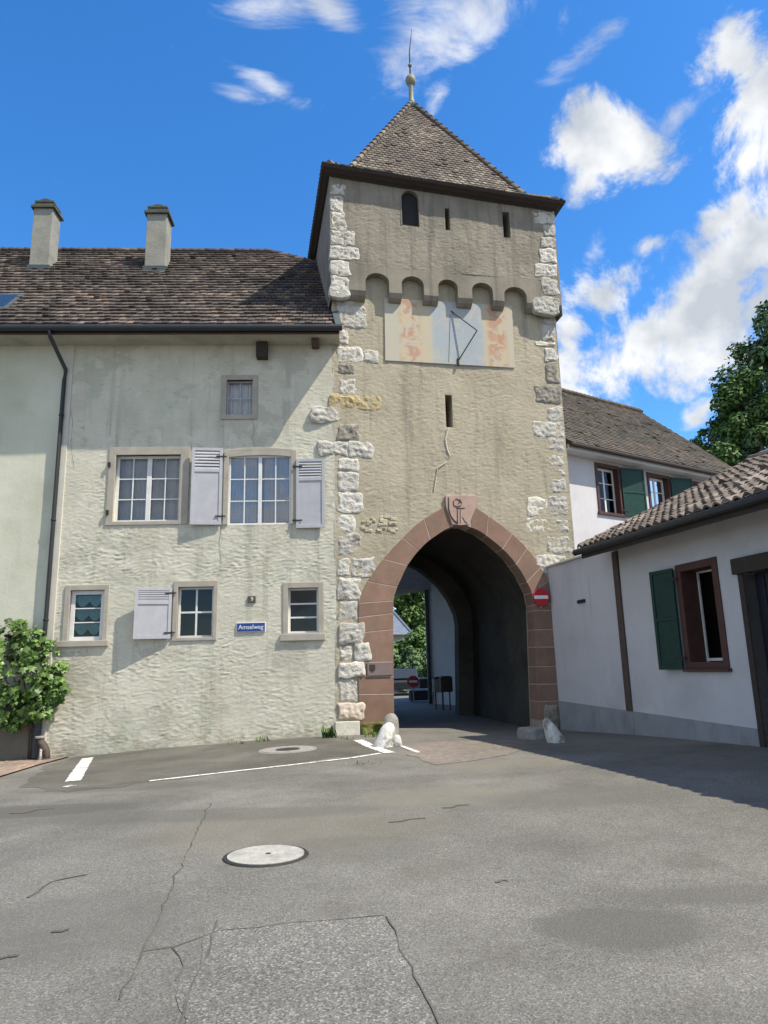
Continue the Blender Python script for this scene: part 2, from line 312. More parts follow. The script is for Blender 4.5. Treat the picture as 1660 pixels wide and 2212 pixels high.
M['asphalt_worn'] = asphalt('worn_asphalt', (.122, .115, .098), (.21, .20, .175), (.074, .07, .061), .4, 95, (.085, .079, .067), (.45, .7))
M['asphalt_olive'] = asphalt('dusty_asphalt', (.178, .166, .138), (.29, .275, .24), (.12, .112, .095), .3, 75, (.15, .137, .112), (.5, .7))
M['cobble'] = asphalt('pink_cobbles', (.205, .172, .145), (.255, .22, .188), (.155, .13, .11), .4, 11, (.165, .15, .128), (.42, .62))
M['crack'] = mat('tar_seam', (.06, .057, .05), (.14, .132, .116), 4)
M['marking'] = mat('road_paint', (.60, .60, .57), (.78, .78, .75), 9, c3=(.22, .21, .19), s3=9, t3=(.52, .62))
M['concrete'] = mat('manhole_concrete', (.30, .29, .26), (.44, .425, .385), 22, bump=.8, bscale=60, bdist=.006, c3=(.24, .23, .205), s3=4, t3=(.5, .7))
M['red_sign'] = mat('sign_red', (.42, .02, .03), (.48, .03, .04), 4, rough=.4)
M['white_sign'] = mat('sign_white', (.75, .75, .75), rough=.4)
M['blue_sign'] = mat('sign_blue', (.015, .05, .22), (.02, .065, .27), 6, rough=.3)
M['plaque'] = mat('plaque_grey', (.17, .13, .125), (.22, .175, .165), 5, rough=.5)
M['bollard_white'] = mat('whitewashed_stone', (.50, .49, .45), (.70, .69, .64), 6, bump=1, bscale=18, bdist=.03, c3=(.22, .21, .19), s3=4, t3=(.48, .62))
M['moss_stone'] = mat('mossy_stone', (.12, .105, .03), (.20, .15, .06), 6, bump=1, bscale=14, bdist=.03, c3=(.055, .075, .012), s3=3, t3=(.45, .6))
M['grey_stone'] = mat('grey_stone', (.20, .19, .175), (.31, .30, .28), 6, bump=.8, bscale=14, bdist=.02)
M['leaf_vine'] = mat('vine_leaves', (.034, .085, .010), (.12, .20, .035), 5, rough=.5, spec=.5, island=.6)
M['leaf_dark'] = mat('dark_leaves', (.07, .13, .055), (.13, .205, .08), .7, rough=.6, island=.5)
M['leaf_mid'] = mat('green_leaves', (.06, .125, .025), (.12, .20, .05), .7, rough=.6, island=.5)
M['bark'] = mat('bark', (.06, .05, .04), (.10, .085, .07), 6, bump=.8, bscale=14)
M['grass'] = mat('hill_grass', (.05, .09, .02), (.09, .13, .035), 1.5, bump=.8, bscale=5)
M['grey_roof'] = mat('slate_roof', (.12, .135, .16), (.20, .22, .25), 3, rough=.35, spec=.6)
M['copper'] = mat('weathered_copper', (.17, .19, .15), (.28, .29, .22), 9, rough=.6)
M['brick_pave'] = asphalt('brick_paving', (.26, .19, .15), (.38, .31, .26), (.14, .095, .075), .4, 11, (.17, .145, .12), (.5, .7))
def fresco(name):
    """faded painted sundial: blue field between two ochre side panels with red figures"""
    m = bpy.data.materials.new(name); m.use_nodes = True; nt = m.node_tree; lk = nt.links.new
    p = nt.nodes['Principled BSDF']; p.inputs['Roughness'].default_value = .9
    tc = nd(nt, 'ShaderNodeTexCoord'); sx = nd(nt, 'ShaderNodeSeparateXYZ')
    nw = nd(nt, 'ShaderNodeTexNoise'); nw.inputs['Scale'].default_value = 3.5; nw.inputs['Detail'].default_value = 6
    lk(tc.outputs['Object'], nw.inputs['Vector'])
    w = nd(nt, 'ShaderNodeMath', operation='MULTIPLY_ADD'); w.inputs[1].default_value = .12
    lk(nw.outputs['Fac'], w.inputs[0]); lk(tc.outputs['Object'], sx.inputs[0])
    lk(sx.outputs[0], w.inputs[2])
    x = w.outputs[0]
    def band(c, h, soft):
        a = nd(nt, 'ShaderNodeMath', operation='SUBTRACT'); a.inputs[1].default_value = c; lk(x, a.inputs[0])
        b = nd(nt, 'ShaderNodeMath', operation='ABSOLUTE'); lk(a.outputs[0], b.inputs[0])
        r = nd(nt, 'ShaderNodeMapRange'); r.inputs[1].default_value = h; r.inputs[2].default_value = h - soft; lk(b.outputs[0], r.inputs[0]); return r.outputs[0]
    def fac(a, k, n_s, lo, hi):
        n = nd(nt, 'ShaderNodeTexNoise'); n.inputs['Scale'].default_value = n_s; n.inputs['Detail'].default_value = 7; n.inputs['Distortion'].default_value = 1.2; lk(tc.outputs['Object'], n.inputs['Vector'])
        r = nd(nt, 'ShaderNodeMapRange'); r.inputs[1].default_value = lo; r.inputs[2].default_value = hi; r.inputs[4].default_value = k; lk(n.outputs['Fac'], r.inputs[0])
        q = nd(nt, 'ShaderNodeMath', operation='MULTIPLY'); lk(a, q.inputs[0]); lk(r.outputs[0], q.inputs[1]); return q.outputs[0]
    cur = None
    def over(f, c):
        nonlocal cur
        mx = nd(nt, 'ShaderNodeMix', data_type='RGBA'); mx.inputs[7].default_value = (*c, 1); lk(f, mx.inputs[0])
        if cur is None: mx.inputs[6].default_value = (.46, .425, .335, 1)
        else: lk(cur, mx.inputs[6])
        cur = mx.outputs[2]
    over(fac(band(-.98, .46, .1), .8, 4, .35, .6), (.52, .42, .27))
    over(fac(band(1.42, .42, .1), .8, 4, .35, .6), (.52, .40, .25))
    over(fac(band(-1.1, .36, .16), .85, 3.2, .46, .6), (.43, .24, .17))
    over(fac(band(1.46, .34, .14), .85, 3.4, .44, .58), (.42, .23, .145))
    over(fac(band(.3, .82, .12), 1.0, 2.2, .25, .5), (.35, .385, .405))
    over(fac(band(.3, .82, .3), .6, 6, .5, .66), (.285, .345, .40))
    lk(cur, p.inputs['Base Color'])
    return m
M['fresco'] = fresco('faded_fresco')

# ------------------------------------------------------------------ construction pieces
def fbm(p, o=3):
    a = 1.0; s = 0.0
    for _ in range(o): s += a * noise.noise(p); p = p * 2.03; a *= .5
    return s
def wall_grid(u0, u1, z0, z1, du, dz, holes=(), disp=None, y=0.0, cut=None, seed=0.0, reveal=.25, fade=.06):
    """a wall face of many quads, its plaster really uneven; holes are (u0,u1,z0,z1)"""
    def lines(a, b, st, extra):
        n = max(1, round((b - a) / st)); xs = [a + (b - a) * i / n for i in range(n + 1)]
        for e in extra:
            if a < e < b:
                k = min(range(len(xs)), key=lambda i: abs(xs[i] - e))
                if k in (0, n) or any(abs(xs[k] - q) < 1e-6 for q in extra): xs.append(e)
                else: xs[k] = e
        return sorted(set(xs))
    xs = lines(u0, u1, du, [h[0] for h in holes] + [h[1] for h in holes]); zs = lines(z0, z1, dz, [h[2] for h in holes] + [h[3] for h in holes])
    mb = MB(); idx = {}; nx = len(xs)
    def vid(i, j):
        k = (i, j)
        if k not in idx:
            x, z = xs[i], zs[j]; d = 0.0
            if disp:
                k1 = 1.0
                for h in holes:
                    q = max(h[0] - x, x - h[1], h[2] - z, z - h[3]); k1 = min(k1, max(0.0, q / fade))
                d = disp(x + seed, z) * k1
            idx[k] = len(mb.v); mb.v.append((x, y - d, z))
        return idx[k]
    for i in range(nx - 1):
        for j in range(len(zs) - 1):
            cx, cz = (xs[i] + xs[i+1]) / 2, (zs[j] + zs[j+1]) / 2
            if any(h[0] < cx < h[1] and h[2] < cz < h[3] for h in holes): continue
            if cut and cut(cx, cz): continue
            mb.f.append((vid(i, j), vid(i + 1, j), vid(i + 1, j + 1), vid(i, j + 1)))
    for a, b, c, d in holes:
        r = y + reveal
        mb.add([(a, y, c), (b, y, c), (b, y, d), (a, y, d), (a, r, c), (b, r, c), (b, r, d), (a, r, d)], [(0, 4, 5, 1), (1, 5, 6, 2), (2, 6, 7, 3), (3, 7, 4, 0)])
    return mb
def rock(x0, x1, z0, z1, mb=None, bulge=.06, n=12, seed=0, rough=.03, back=.1, y=0.0, edge=.045):
    """one quarry-faced block: drafted margin, lumpy swelling face"""
    mb = mb or MB(); w, h = x1 - x0, z1 - z0
    nx = max(6, int(n * w / .5)); nz = max(6, int(n * h / .5))
    g = []
    cr = [min(w, h) * (.08 + .26 * abs(noise.noise(Vector((seed * 1.7, q * 3.3, 2.2))))) for q in range(4)]
    for j in range(nz + 1):
        for i in range(nx + 1):
            s, t = i / nx, j / nz
            x = x0 + w * s; z = z0 + h * t
            e = min(s * w, (1 - s) * w, t * h, (1 - t) * h)
            k = max(0.0, min(1.0, (e - .010) / .05)); k = k * k * (3 - 2 * k)
            fac_ = noise.noise(Vector((x * 3.1 + seed, z * 3.4, 1.3))); fac_ = round(fac_ * 5) / 5 * .6 + fac_ * .4
            b = .010 + k * bulge * (.55 + .8 * fac_) + k * rough * (fbm(Vector((x * 9 + seed, z * 9, 4.1)), 4) * .8 - .5 * abs(noise.noise(Vector((x * 15 + seed, z * 15, 2.0)))))
            ex = edge * noise.noise(Vector((seed * 3 + s * 2, z * 4.1, .7))); ez = edge * noise.noise(Vector((x * 4.1, seed * 5 + t * 2, 9.2)))
            q = max(0, 1 - e / .1)
            # rounded corners
            cx_, cz_ = (0 if s < .5 else 1), (0 if t < .5 else 1); rc = cr[cx_ * 2 + cz_]
            dx_, dz_ = rc - (s if cx_ == 0 else 1 - s) * w, rc - (t if cz_ == 0 else 1 - t) * h
            if dx_ > 0 and dz_ > 0:
                ll = max(dx_, dz_) / math.hypot(dx_, dz_)
                x += (1 if cx_ == 0 else -1) * dx_ * (1 - ll); z += (1 if cz_ == 0 else -1) * dz_ * (1 - ll)
            g.append((x + ex * q, y - b, z + ez * q))
    b0 = len(mb.v); mb.v += g; S = nx + 1
    mb.f += [(b0 + j * S + i, b0 + j * S + i + 1, b0 + (j + 1) * S + i + 1, b0 + (j + 1) * S + i) for j in range(nz) for i in range(nx)]
    rim = [i for i in range(S)] + [j * S + nx for j in range(1, nz + 1)] + [nz * S + i for i in range(nx - 1, -1, -1)] + [j * S for j in range(nz - 1, 0, -1)]
    bb = len(mb.v); mb.v += [(g[r][0], y + back, g[r][2]) for r in rim]; m = len(rim)
    mb.f += [(b0 + rim[k], bb + k, bb + (k + 1) % m, b0 + rim[(k + 1) % m]) for k in range(m)]
    return mb
def tiles(O, du, dv, W_, Lg, tw, ex, inside, th=.018, jit=.006, rounded=False, curve=0, seed=1):
    """courses of separate clay tiles on a slope: O origin at the eave, du along, dv up the slope"""
    rnd = random.Random(seed)
    O, du, dv = Vector(O), Vector(du).normalized(), Vector(dv).normalized(); nn = du.cross(dv).normalized()
    if nn.z < 0: nn = -nn
    mb = MB(); rows = int(Lg / ex) + 1; colsn = int(W_ / tw) + 2
    for r in range(rows):
        sag = .012 * noise.noise(Vector((r * .37, 3.1, seed)))
        for c in range(colsn):
            s = (c - (.5 if r % 2 else 0)) * tw; t = r * ex
            if not inside(s + tw / 2, t + ex * .5): continue
            g = .05 * tw; j = rnd.uniform(-jit, jit); lift = th * rnd.uniform(.9, 1.5) + (.025 if rnd.random() < .03 else 0)
            wv = .018 * noise.noise(Vector((s * .5, t * .5, seed)))
            a, b = s + g, s + tw - g; t0, t1 = t + j + sag, t + ex * 1.25
            def P(x, y, h): return O + du * x + dv * y + nn * (h + wv)
            if curve:
                k = 5; top = []; 
                for q in range(k + 1):
                    f = q / k; xx = a + (b - a + 2 * g) * f; hh = curve * math.sin(math.pi * f * 1.0) ** 1.3
                    top += [P(xx, t0, lift * 2 + hh), P(xx, t1, hh + .004), P(xx, t0, hh - .004)]
                mb.add(top, [(q * 3, q * 3 + 3, q * 3 + 4, q * 3 + 1) for q in range(k)] + [(q * 3 + 2, q * 3 + 5, q * 3 + 3, q * 3) for q in range(k)])
            else:
                m_ = (a + b) / 2; dp = ex * .14 if rounded else 0
                v = [P(a, t0 + dp, lift), P(m_, t0 - dp * .3, lift), P(b, t0 + dp, lift), P(b, t1, .003), P(a, t1, .003),
                     P(a, t0 + dp, -.01), P(m_, t0 - dp * .3, -.01), P(b, t0 + dp, -.01), P(b, t1, -.012), P(a, t1, -.012)]
                mb.add(v, [(0, 1, 2, 3, 4), (5, 6, 1, 0), (6, 7, 2, 1), (7, 8, 3, 2), (9, 5, 0, 4)])
    return mb
def inpoly(poly):
    def f(x, y):
        c = False; n = len(poly)
        for i in range(n):
            (x0, y0), (x1, y1) = poly[i], poly[(i + 1) % n]
            if (y0 > y) != (y1 > y) and x < (x1 - x0) * (y - y0) / (y1 - y0) + x0: c = not c
        return c
    return f
def rect(fr, x0, y0, x1, y1, off=0):
    a, zt = fr.on(x0, (y0 + y1) / 2, off)[0], fr.on((x0 + x1) / 2, y0, off)[1]
    b, zb = fr.on(x1, (y0 + y1) / 2, off)[0], fr.on((x0 + x1) / 2, y1, off)[1]
    return a, b, zb, zt
def window(root, r, cols, rows, fm, glass, depth=.16, fw=.06, bar=.028, casements=1, curtain=None, surround=None, sm=None, sill=None, label=None, y=0, sw=.12, room=True, tops=0):
    """part 'window' (its sash frame) with sub-parts: surround, sill, pane, curtain"""
    a, b, c, d = r; y0 = y + depth
    mb = MB(); w = (b - a) / casements
    for k in range(casements):
        x0, x1 = a + k * w, a + (k + 1) * w
        f = fw
        mb.box(x0, x0 + f, y0 - .03, y0 + .03, c, d); mb.box(x1 - f, x1, y0 - .03, y0 + .03, c, d)
        mb.box(x0 + f, x1 - f, y0 - .029, y0 + .029, c, c + f); mb.box(x0 + f, x1 - f, y0 - .029, y0 + .029, d - f, d)
        for i in range(1, cols):
            x = x0 + f + (x1 - x0 - 2 * f) * i / cols; mb.box(x - bar / 2, x + bar / 2, y0 - .02, y0 + .02, c + f, d - f)
        for j in range(1, rows):
            z = c + f + (d - c - 2 * f) * j / rows; mb.box(x0 + f, x1 - f, y0 - .018, y0 + .018, z - bar / 2, z + bar / 2)
    wo = mb.build('window', fm, root, bevel=.004)
    if label: wo['label'] = label
    MB().add([(a, y0, c), (b, y0, c), (b, y0, d), (a, y0, d)], [(0, 1, 2, 3)]).build('pane', glass, wo)
    if curtain:
        cm, zb, open_ = curtain; cb = MB(); n = 60
        for s0, s1 in ([(0, 1)] if not open_ else [(0, .5 - open_ / 2), (.5 + open_ / 2, 1)]):
            pts = []
            for i in range(n + 1):
                x = a + (b - a) * (s0 + (s1 - s0) * i / n); q = .022 * math.sin(i * .95 + a * 7) + .012 * math.sin(i * .37)
                pts.append((x, y0 + .11 + q))
            cb.add([(p[0], p[1], zb) for p in pts] + [(p[0], p[1], d) for p in pts], [(i, i + 1, n + 2 + i, n + 1 + i) for i in range(n)])
        cb.build('curtain', cm, wo, smooth=True, fix=False)
    if room:
        q = .9; MB().add([(a - .3, y0 + .04, c - .3), (b + .3, y0 + .04, c - .3), (b + .3, y0 + .04, d + .3), (a - .3, y0 + .04, d + .3),
                          (a - .3, y0 + q, c - .3), (b + .3, y0 + q, c - .3), (b + .3, y0 + q, d + .3), (a - .3, y0 + q, d + .3)],
                         [(4, 5, 6, 7), (0, 1, 5, 4), (1, 2, 6, 5), (2, 3, 7, 6), (3, 0, 4, 7)]).build('room', M['dark_room'], wo)
    if surround:
        A, Bq, Cq, Dq = surround; sb = MB(); p = .035
        sb.box(A, a, y - p, y + .1, Cq, Dq); sb.box(b, Bq, y - p, y + .1, Cq, Dq)
        if tops:
            n = 10; pl = [(a + (b - a) * i / n, d - tops + tops * math.sin(math.pi * i / n) ** .8) for i in range(n + 1)]
            sb.prism([(a, Dq)] + pl + [(b, Dq)], y - p + .002, y + .1)
            pl2 = [(A + (Bq - A) * i / n, Dq + .09 * math.sin(math.pi * i / n)) for i in range(n + 1)]
            sb.prism(pl2, y - p + .004, y + .1)
        else: sb.box(a, b, y - p + .002, y + .1, d, Dq)
        if c > Cq + .005: sb.box(a, b, y - p + .002, y + .1, Cq, c)
        sb.build('surround', sm or M['stone_frame'], wo, bevel=.008)
    if sill:
        A, Bq, Cq, Dq = sill; MB().box(A, Bq, y - .075, y + .12, Cq, Dq).build('sill', M['stone_frame'], wo, bevel=.01)
    return wo
def shutter(root, a, b, c, d, y, m, ang=0, hinge_right=True, slats=True, label=None, thick=.04):
    """a panelled shutter leaf on its hinge; ang swings it off the wall"""
    w, h = b - a, d - c; mb = MB(); f = .075
    s = -1 if hinge_right else 1
    def X(x): return s * x
    def bx(x0, x1, y0, y1, z0, z1):
        q = sorted((X(x0), X(x1))); mb.box(q[0], q[1], y0, y1, z0, z1)
    bx(0, f, -thick, 0, 0, h); bx(w - f, w, -thick, 0, 0, h)
    z1 = h - f; zm = h * .70 if slats else h * .5
    bx(f, w - f, -thick + .001, -.001, 0, f * 1.2); bx(f, w - f, -thick + .001, -.001, h - f, h); bx(f, w - f, -thick + .001, -.001, zm - f / 2, zm + f / 2)
    bx(f, w - f, -thick * .55, -.004, f * 1.2, zm - f / 2)
    if slats:
        n = 6
        for i in range(n):
            z = zm + f / 2 + (z1 - zm - f / 2) * (i + .5) / n; q = (z1 - zm) / n * .46
            x0, x1 = sorted((X(f), X(w - f)))
            mb.hexa([(x0, -thick * .95, z - q), (x1, -thick * .95, z - q), (x1, -.004, z + q * .7), (x0, -.004, z + q * .7),
                     (x0, -thick * .95, z - q + .012), (x1, -thick * .95, z - q + .012), (x1, -.004, z + q * .7 + .012), (x0, -.004, z + q * .7 + .012)])
    else: bx(f, w - f, -thick * .55, -.004, zm + f / 2, h - f)
    o = mb.build('shutter', m, root, bevel=.004)
    o.location = (b if hinge_right else a, y, c); o.rotation_euler = (0, 0, R(ang) if hinge_right else R(-ang))
    if label: o['label'] = label
    for z in (h * .1, h * .88):
        hb = MB(); hb.box(*sorted((X(-.1), X(.16))), -thick - .008, -thick + .004, z, z + .035); hb.tube([(X(-.03), -thick - .004, z - .03), (X(-.03), -thick - .004, z + .065)], .013, 6)
        hb.build('hinge', M['iron'], o)
    return o

# ================================================================== GROUND
def axis(lo, hi, near0, near1, st):
    xs = list(np.arange(near0, near1 + 1e-6, st)); k = st; x = near1
    while x < hi: k *= 1.35; x += k; xs.append(x)
    k = st; x = near0
    while x > lo: k *= 1.35; x -= k; xs.insert(0, x)
    return xs
gx, gy = axis(-900, 900, -12, 10, .4), axis(-300, 1400, -2, 32, .4)
mb = MB(); mb.v = [(x, y, gz(x, y)) for y in gy for x in gx]; n = len(gx)
mb.f = [(j * n + i, j * n + i + 1, (j + 1) * n + i + 1, (j + 1) * n + i) for j in range(len(gy) - 1) for i in range(n - 1)]
tag(mb.build('ground', M['asphalt'], smooth=True, fix=False), kind='structure')
def drape(name, pts, m, lift=.005, sub=.35, ragged=0.0, seed=0):
    """a thin sheet lying on the ground, outline in metres"""
    poly = []
    for i in range(len(pts)):
        p, q = Vector(pts[i]), Vector(pts[(i + 1) % len(pts)]); k = max(1, int((q - p).length / (.12 if ragged else sub)))
        for j in range(k):
            v = p + (q - p) * j / k
            if ragged: v += Vector((noise.noise(Vector((v.x * 2.3, v.y * 2.3, seed))), noise.noise(Vector((v.x * 2.3, v.y * 2.3, seed + 7))))) * ragged
            poly.append(v)
    import bmesh
    bm = bmesh.new(); f = bm.faces.new([bm.verts.new((p.x, p.y, 0)) for p in poly])
    x0, x1 = min(p.x for p in poly), max(p.x for p in poly); y0, y1 = min(p.y for p in poly), max(p.y for p in poly)
    for axis_, a, b in ((0, x0, x1), (1, y0, y1)):
        x = a + sub
        while x < b:
            co = (x, 0, 0) if axis_ == 0 else (0, x, 0); no = (1, 0, 0) if axis_ == 0 else (0, 1, 0)
            bmesh.ops.bisect_plane(bm, geom=bm.verts[:] + bm.edges[:] + bm.faces[:], plane_co=co, plane_no=no); x += sub
    for v in bm.verts: v.co.z = gz(v.co.x, v.co.y) + lift
    bmesh.ops.recalc_face_normals(bm, faces=bm.faces)
    for fc in bm.faces:
        if fc.normal.z < 0: fc.normal_flip()
    me = bpy.data.meshes.new(name); bm.to_mesh(me); bm.free(); me.materials.append(m)
    o = bpy.data.objects.new(name, me); col.objects.link(o); return tag(o, kind='structure')
def G(*pp): return [onground(x, y) for x, y in pp]
def strip(path, w, wob=0.0, seed=0):
    P = [Vector(p) for p in path]; Q = []
    for i in range(len(P) - 1):
        k = max(1, int((P[i+1] - P[i]).length / .12))
        for j in range(k): Q.append(P[i] + (P[i+1] - P[i]) * j / k)
    Q.append(P[-1]); Lf, Rt = [], []
    for i, p in enumerate(Q):
        t = (Q[min(i + 1, len(Q) - 1)] - Q[max(i - 1, 0)]).normalized(); nn = Vector((-t.y, t.x))
        if wob: p = p + nn * wob * noise.noise(Vector((i * .35, seed, 0))) + nn * wob * .5 * noise.noise(Vector((i * .9, seed, 3)))
        ww = w * (max(.15, 1 + .9 * noise.noise(Vector((i * .55, seed, 5)))) if wob > .02 else 1 + .25 * noise.noise(Vector((i * .9, seed, 5))))
        Lf.append(p + nn * ww / 2); Rt.append(p - nn * ww / 2)
    return [tuple(p) for p in Lf + Rt[::-1]]
def ribbon(name, path, w, m, lift=.005, wob=0.0, seed=0):
    pl = strip(path, w, wob, seed); n = len(pl) // 2
    mb = MB(); mb.v = [(p[0], p[1], gz(*p) + lift) for p in pl]
    mb.f = [(i, 2 * n - 1 - i, 2 * n - 2 - i, i + 1) for i in range(n - 1)]
    return tag(mb.build(name, m), kind='structure')
drape('asphalt_patch', G((458, 2012), (640, 1996), (832, 1978), (905, 2110), (985, 2300), (350, 2300), (405, 2130)), M['asphalt_patch'], .004, ragged=.11, seed=1)
drape('worn_strip', G((95, 1655), (200, 1622), (420, 1612), (720, 1592), (772, 1598), (836, 1622), (560, 1660), (330, 1690), (150, 1712), (60, 1700)), M['asphalt_worn'], .004, ragged=.22, seed=3)
drape('cobble_strip', G((868, 1606), (1000, 1600), (1118, 1600), (1160, 1614), (1040, 1642), (950, 1652), (880, 1630)), M['cobble'], .006, ragged=.16, seed=2)
ribbon('seam', G((455, 1735), (420, 1810), (380, 1900), (330, 2010), (262, 2160)), 0.0104, M['crack'], .0055, .05, 1)
ribbon('seam', G((470, 1990), (455, 2040), (425, 2110), (375, 2260)), 0.0136, M['crack'], .0065, .04, 2)
ribbon('seam', G((835, 1980), (880, 2070), (930, 2180), (985, 2290)), 0.0080, M['crack'], .0065, .04, 3)
ribbon('seam', G((832, 1978), (640, 1996), (470, 2012), (380, 2045), (310, 2055)), 0.0088, M['crack'], .0068, .05, 4)
ribbon('seam', G((372, 2048), (392, 2090), (380, 2120)), 0.0080, M['crack'], .0055, .04, 5)
ribbon('seam', G((60, 1940), (110, 1905), (190, 1890)), .02, M['crack'], .0055, .06, 6)
for k, (x, y, l) in enumerate([(130, 2012, 18), (12, 2070, 26), (70, 1752, 50), (985, 1742, 30), (880, 1772, 40), (1085, 1905, 14)]):
    ribbon('tar_mark', G((x - l, y + l * .12), (x - l * .3, y + l * .1), (x + l * .2, y - l * .05), (x + l, y - l * .1)), .035, M['asphalt_worn'], .0055, .07, 20 + k)
# painted bay lines
ribbon('road_marking', G((322, 1688), (480, 1670), (640, 1652), (760, 1638), (822, 1628)), .11, M['marking'], .009, .006, 1)
ribbon('road_marking', G((774, 1599), (800, 1612), (842, 1627)), .22, M['marking'], .009, .01, 2)
ribbon('road_marking', G((190, 1638), (158, 1688)), .24, M['marking'], .009, .02, 3)
ribbon('road_marking', G((140, 1701), (160, 1697)), .12, M['marking'], .009, .02, 4)
ribbon('road_marking', G((168, 1633), (190, 1627)), .10, M['marking'], .009, .02, 5)
ribbon('road_marking', G((868, 1612), (905, 1626)), .09, M['marking'], .009, .02, 6)
drape('pavement', G((-60, 1640), (70, 1634), (150, 1636), (90, 1652), (0, 1680), (-80, 1700)), M['brick_pave'], .03, ragged=.0)
def manhole(px, py, rx, label, ring):
    x, y = onground(px, py); x1, y1 = onground(px + rx, py); r = math.hypot(x1 - x, y1 - y)
    z = gz(x, y); root = empty('manhole_cover', (x, y, z))
    root.rotation_euler = (-math.atan((gz(x, y + .3) - gz(x, y - .3)) / .6) * -1, -math.atan((gz(x + .3, y) - gz(x - .3, y)) / .6), .4)
    MB().lathe([(r * .93, .0), (r * .93, .012), (r, .012), (r + .01, .001)], n=48).build('rim', M['iron'] if ring else M['grey_stone'], root, bevel=.003)
    if ring:
        lid = MB().lathe([(r * .915, .004), (r * .915, .0165), (.0, .0185)], n=48).build('lid', M['concrete'], root, smooth=False)
        MB().lathe([(r * .07, .018), (r * .07, .0205), (0, .0205)], (0.02, 0, 0), n=16).build('lifting_hole', M['iron'], lid)
    else:
        lid = MB().lathe([(r * .915, .004), (r * .915, .0165), (r * .45, .0175), (r * .45, .012), (0, .012)], n=48).build('lid', M['grey_stone'], root)
        MB().lathe([(r * .42, .012), (r * .42, .016), (0, .016)], n=32).build('inner_lid', M['iron'], lid)
    tag(root, label, 'manhole cover', 'manhole covers in the asphalt')
manhole(575, 1849, 89, 'pale concrete manhole cover with a dark iron ring in the open asphalt', True)
manhole(622, 1620, 56, 'grey round manhole cover inside the painted bay near the house wall', False)

# ================================================================== GATE TOWER
tower = empty('gate_tower', (T.P[0], T.P[1], 0), T.a)
tag(tower, 'medieval gate tower with pointed sandstone archway, sundial and pyramid tile roof', 'tower')
TW, TD, OFF = 6.62, 6.2, .25
zj0 = T.on(960, 660, OFF)[1]                      # underside of the jettied storey
zj1 = 12.55; ZC = 15.12
def shear(u): return -.06 * (u - 3.3)
def Tpts(l, off=0): return [T.on(x, y, off) for x, y in l]
inner = Tpts([(850, 1560), (850, 1450), (849, 1330), (850, 1292), (858, 1268), (878, 1224), (898, 1196), (922, 1171), (958, 1146), (994, 1130),
              (1036, 1147), (1070, 1172), (1101, 1201), (1128, 1238), (1148, 1278), (1154, 1310), (1157, 1400), (1161, 1560)])
outer = Tpts([(775, 1560), (775, 1450), (775, 1340), (776, 1297), (794, 1256), (824, 1212), (858, 1174), (905, 1128), (961, 1094), (994, 1078),
              (1028, 1097), (1088, 1138), (1124, 1170), (1152, 1201), (1182, 1250), (1195, 1310), (1200, 1400), (1206, 1560)])
inner = [(u, z) for u, z in inner]; inner[0] = (inner[0][0], -.6); inner[-1] = (inner[-1][0], -.6)
outer[0] = (outer[0][0], -.6); outer[-1] = (outer[-1][0], -.6)
mid = [((a[0] * .45 + b[0] * .55), (a[1] * .45 + b[1] * .55)) for a, b in zip(inner, outer)]
arch_cut = inpoly(mid)
slit = rect(T, 963, 853, 978, 923)
holes = [slit]
def plast(x, z):
    w = noise.noise(Vector((x * .9, z * .9, 15.0))); xs, zs = x * 7 + w * 2, z * 19 + w * 3
    r = 1 - abs(noise.noise(Vector((xs, zs, 2.2)))) * 2.2
    return .0055 * r + .006 * noise.noise(Vector((xs * 2.1, zs * 1.5, 3.3))) + .006 * noise.noise(Vector((x * 13, z * 22, 4.4))) + .02 * noise.noise(Vector((x * .7, z * .7, 1.0)))
# body: front with real trowelled relief, plain sides and back
mb = wall_grid(0, TW, -.8, zj1 + .15, .036, .026, holes, plast, 0, arch_cut, 3.0, reveal=.55)
rear_in = [(3.12 + (u - 3.38) * .93, z * .955) for u, z in inner]
mb.add([(0, 0, -.8), (0, TD, -.8), (0, TD, zj1), (0, 0, zj1)], [(0, 1, 2, 3)])
mb.add([(TW, 0, -.8), (TW, TD, -.8), (TW, TD, zj1), (TW, 0, zj1)], [(0, 3, 2, 1)])
n = len(rear_in)
top = [(0, zj1), (TW, zj1)]
back = [(0, -.8)] + [(0, zj1), (TW, zj1), (TW, -.8)] + rear_in[::-1]
mb.add([(p[0], TD, p[1]) for p in back], [tuple(range(len(back)))])
mb.build('wall', M['tower_plaster'], tower, smooth=True, fix=False)
MB().add([(slit[0] - .2, .56, slit[2] - .2), (slit[1] + .2, .56, slit[2] - .2), (slit[1] + .2, .56, slit[3] + .2), (slit[0] - .2, .56, slit[3] + .2)], [(0, 1, 2, 3)]).build('loophole', M['dark_room'], tower)
# passage: reveal behind the ring, then the wider vault, then the rear arch
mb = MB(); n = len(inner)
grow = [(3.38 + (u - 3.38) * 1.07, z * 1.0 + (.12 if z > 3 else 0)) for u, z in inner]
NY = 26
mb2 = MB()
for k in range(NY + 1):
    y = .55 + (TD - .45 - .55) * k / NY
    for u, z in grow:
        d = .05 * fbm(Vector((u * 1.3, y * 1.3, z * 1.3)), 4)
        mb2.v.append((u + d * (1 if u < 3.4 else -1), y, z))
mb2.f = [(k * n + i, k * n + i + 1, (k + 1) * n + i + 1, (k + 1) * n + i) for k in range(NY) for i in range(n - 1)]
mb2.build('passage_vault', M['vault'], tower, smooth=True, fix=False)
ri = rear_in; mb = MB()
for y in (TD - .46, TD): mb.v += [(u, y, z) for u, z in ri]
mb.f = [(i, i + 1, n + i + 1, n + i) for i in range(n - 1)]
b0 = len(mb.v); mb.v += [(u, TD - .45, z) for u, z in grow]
mb.f += [(i, i + 1, b0 + i + 1, b0 + i) for i in range(n - 1)]
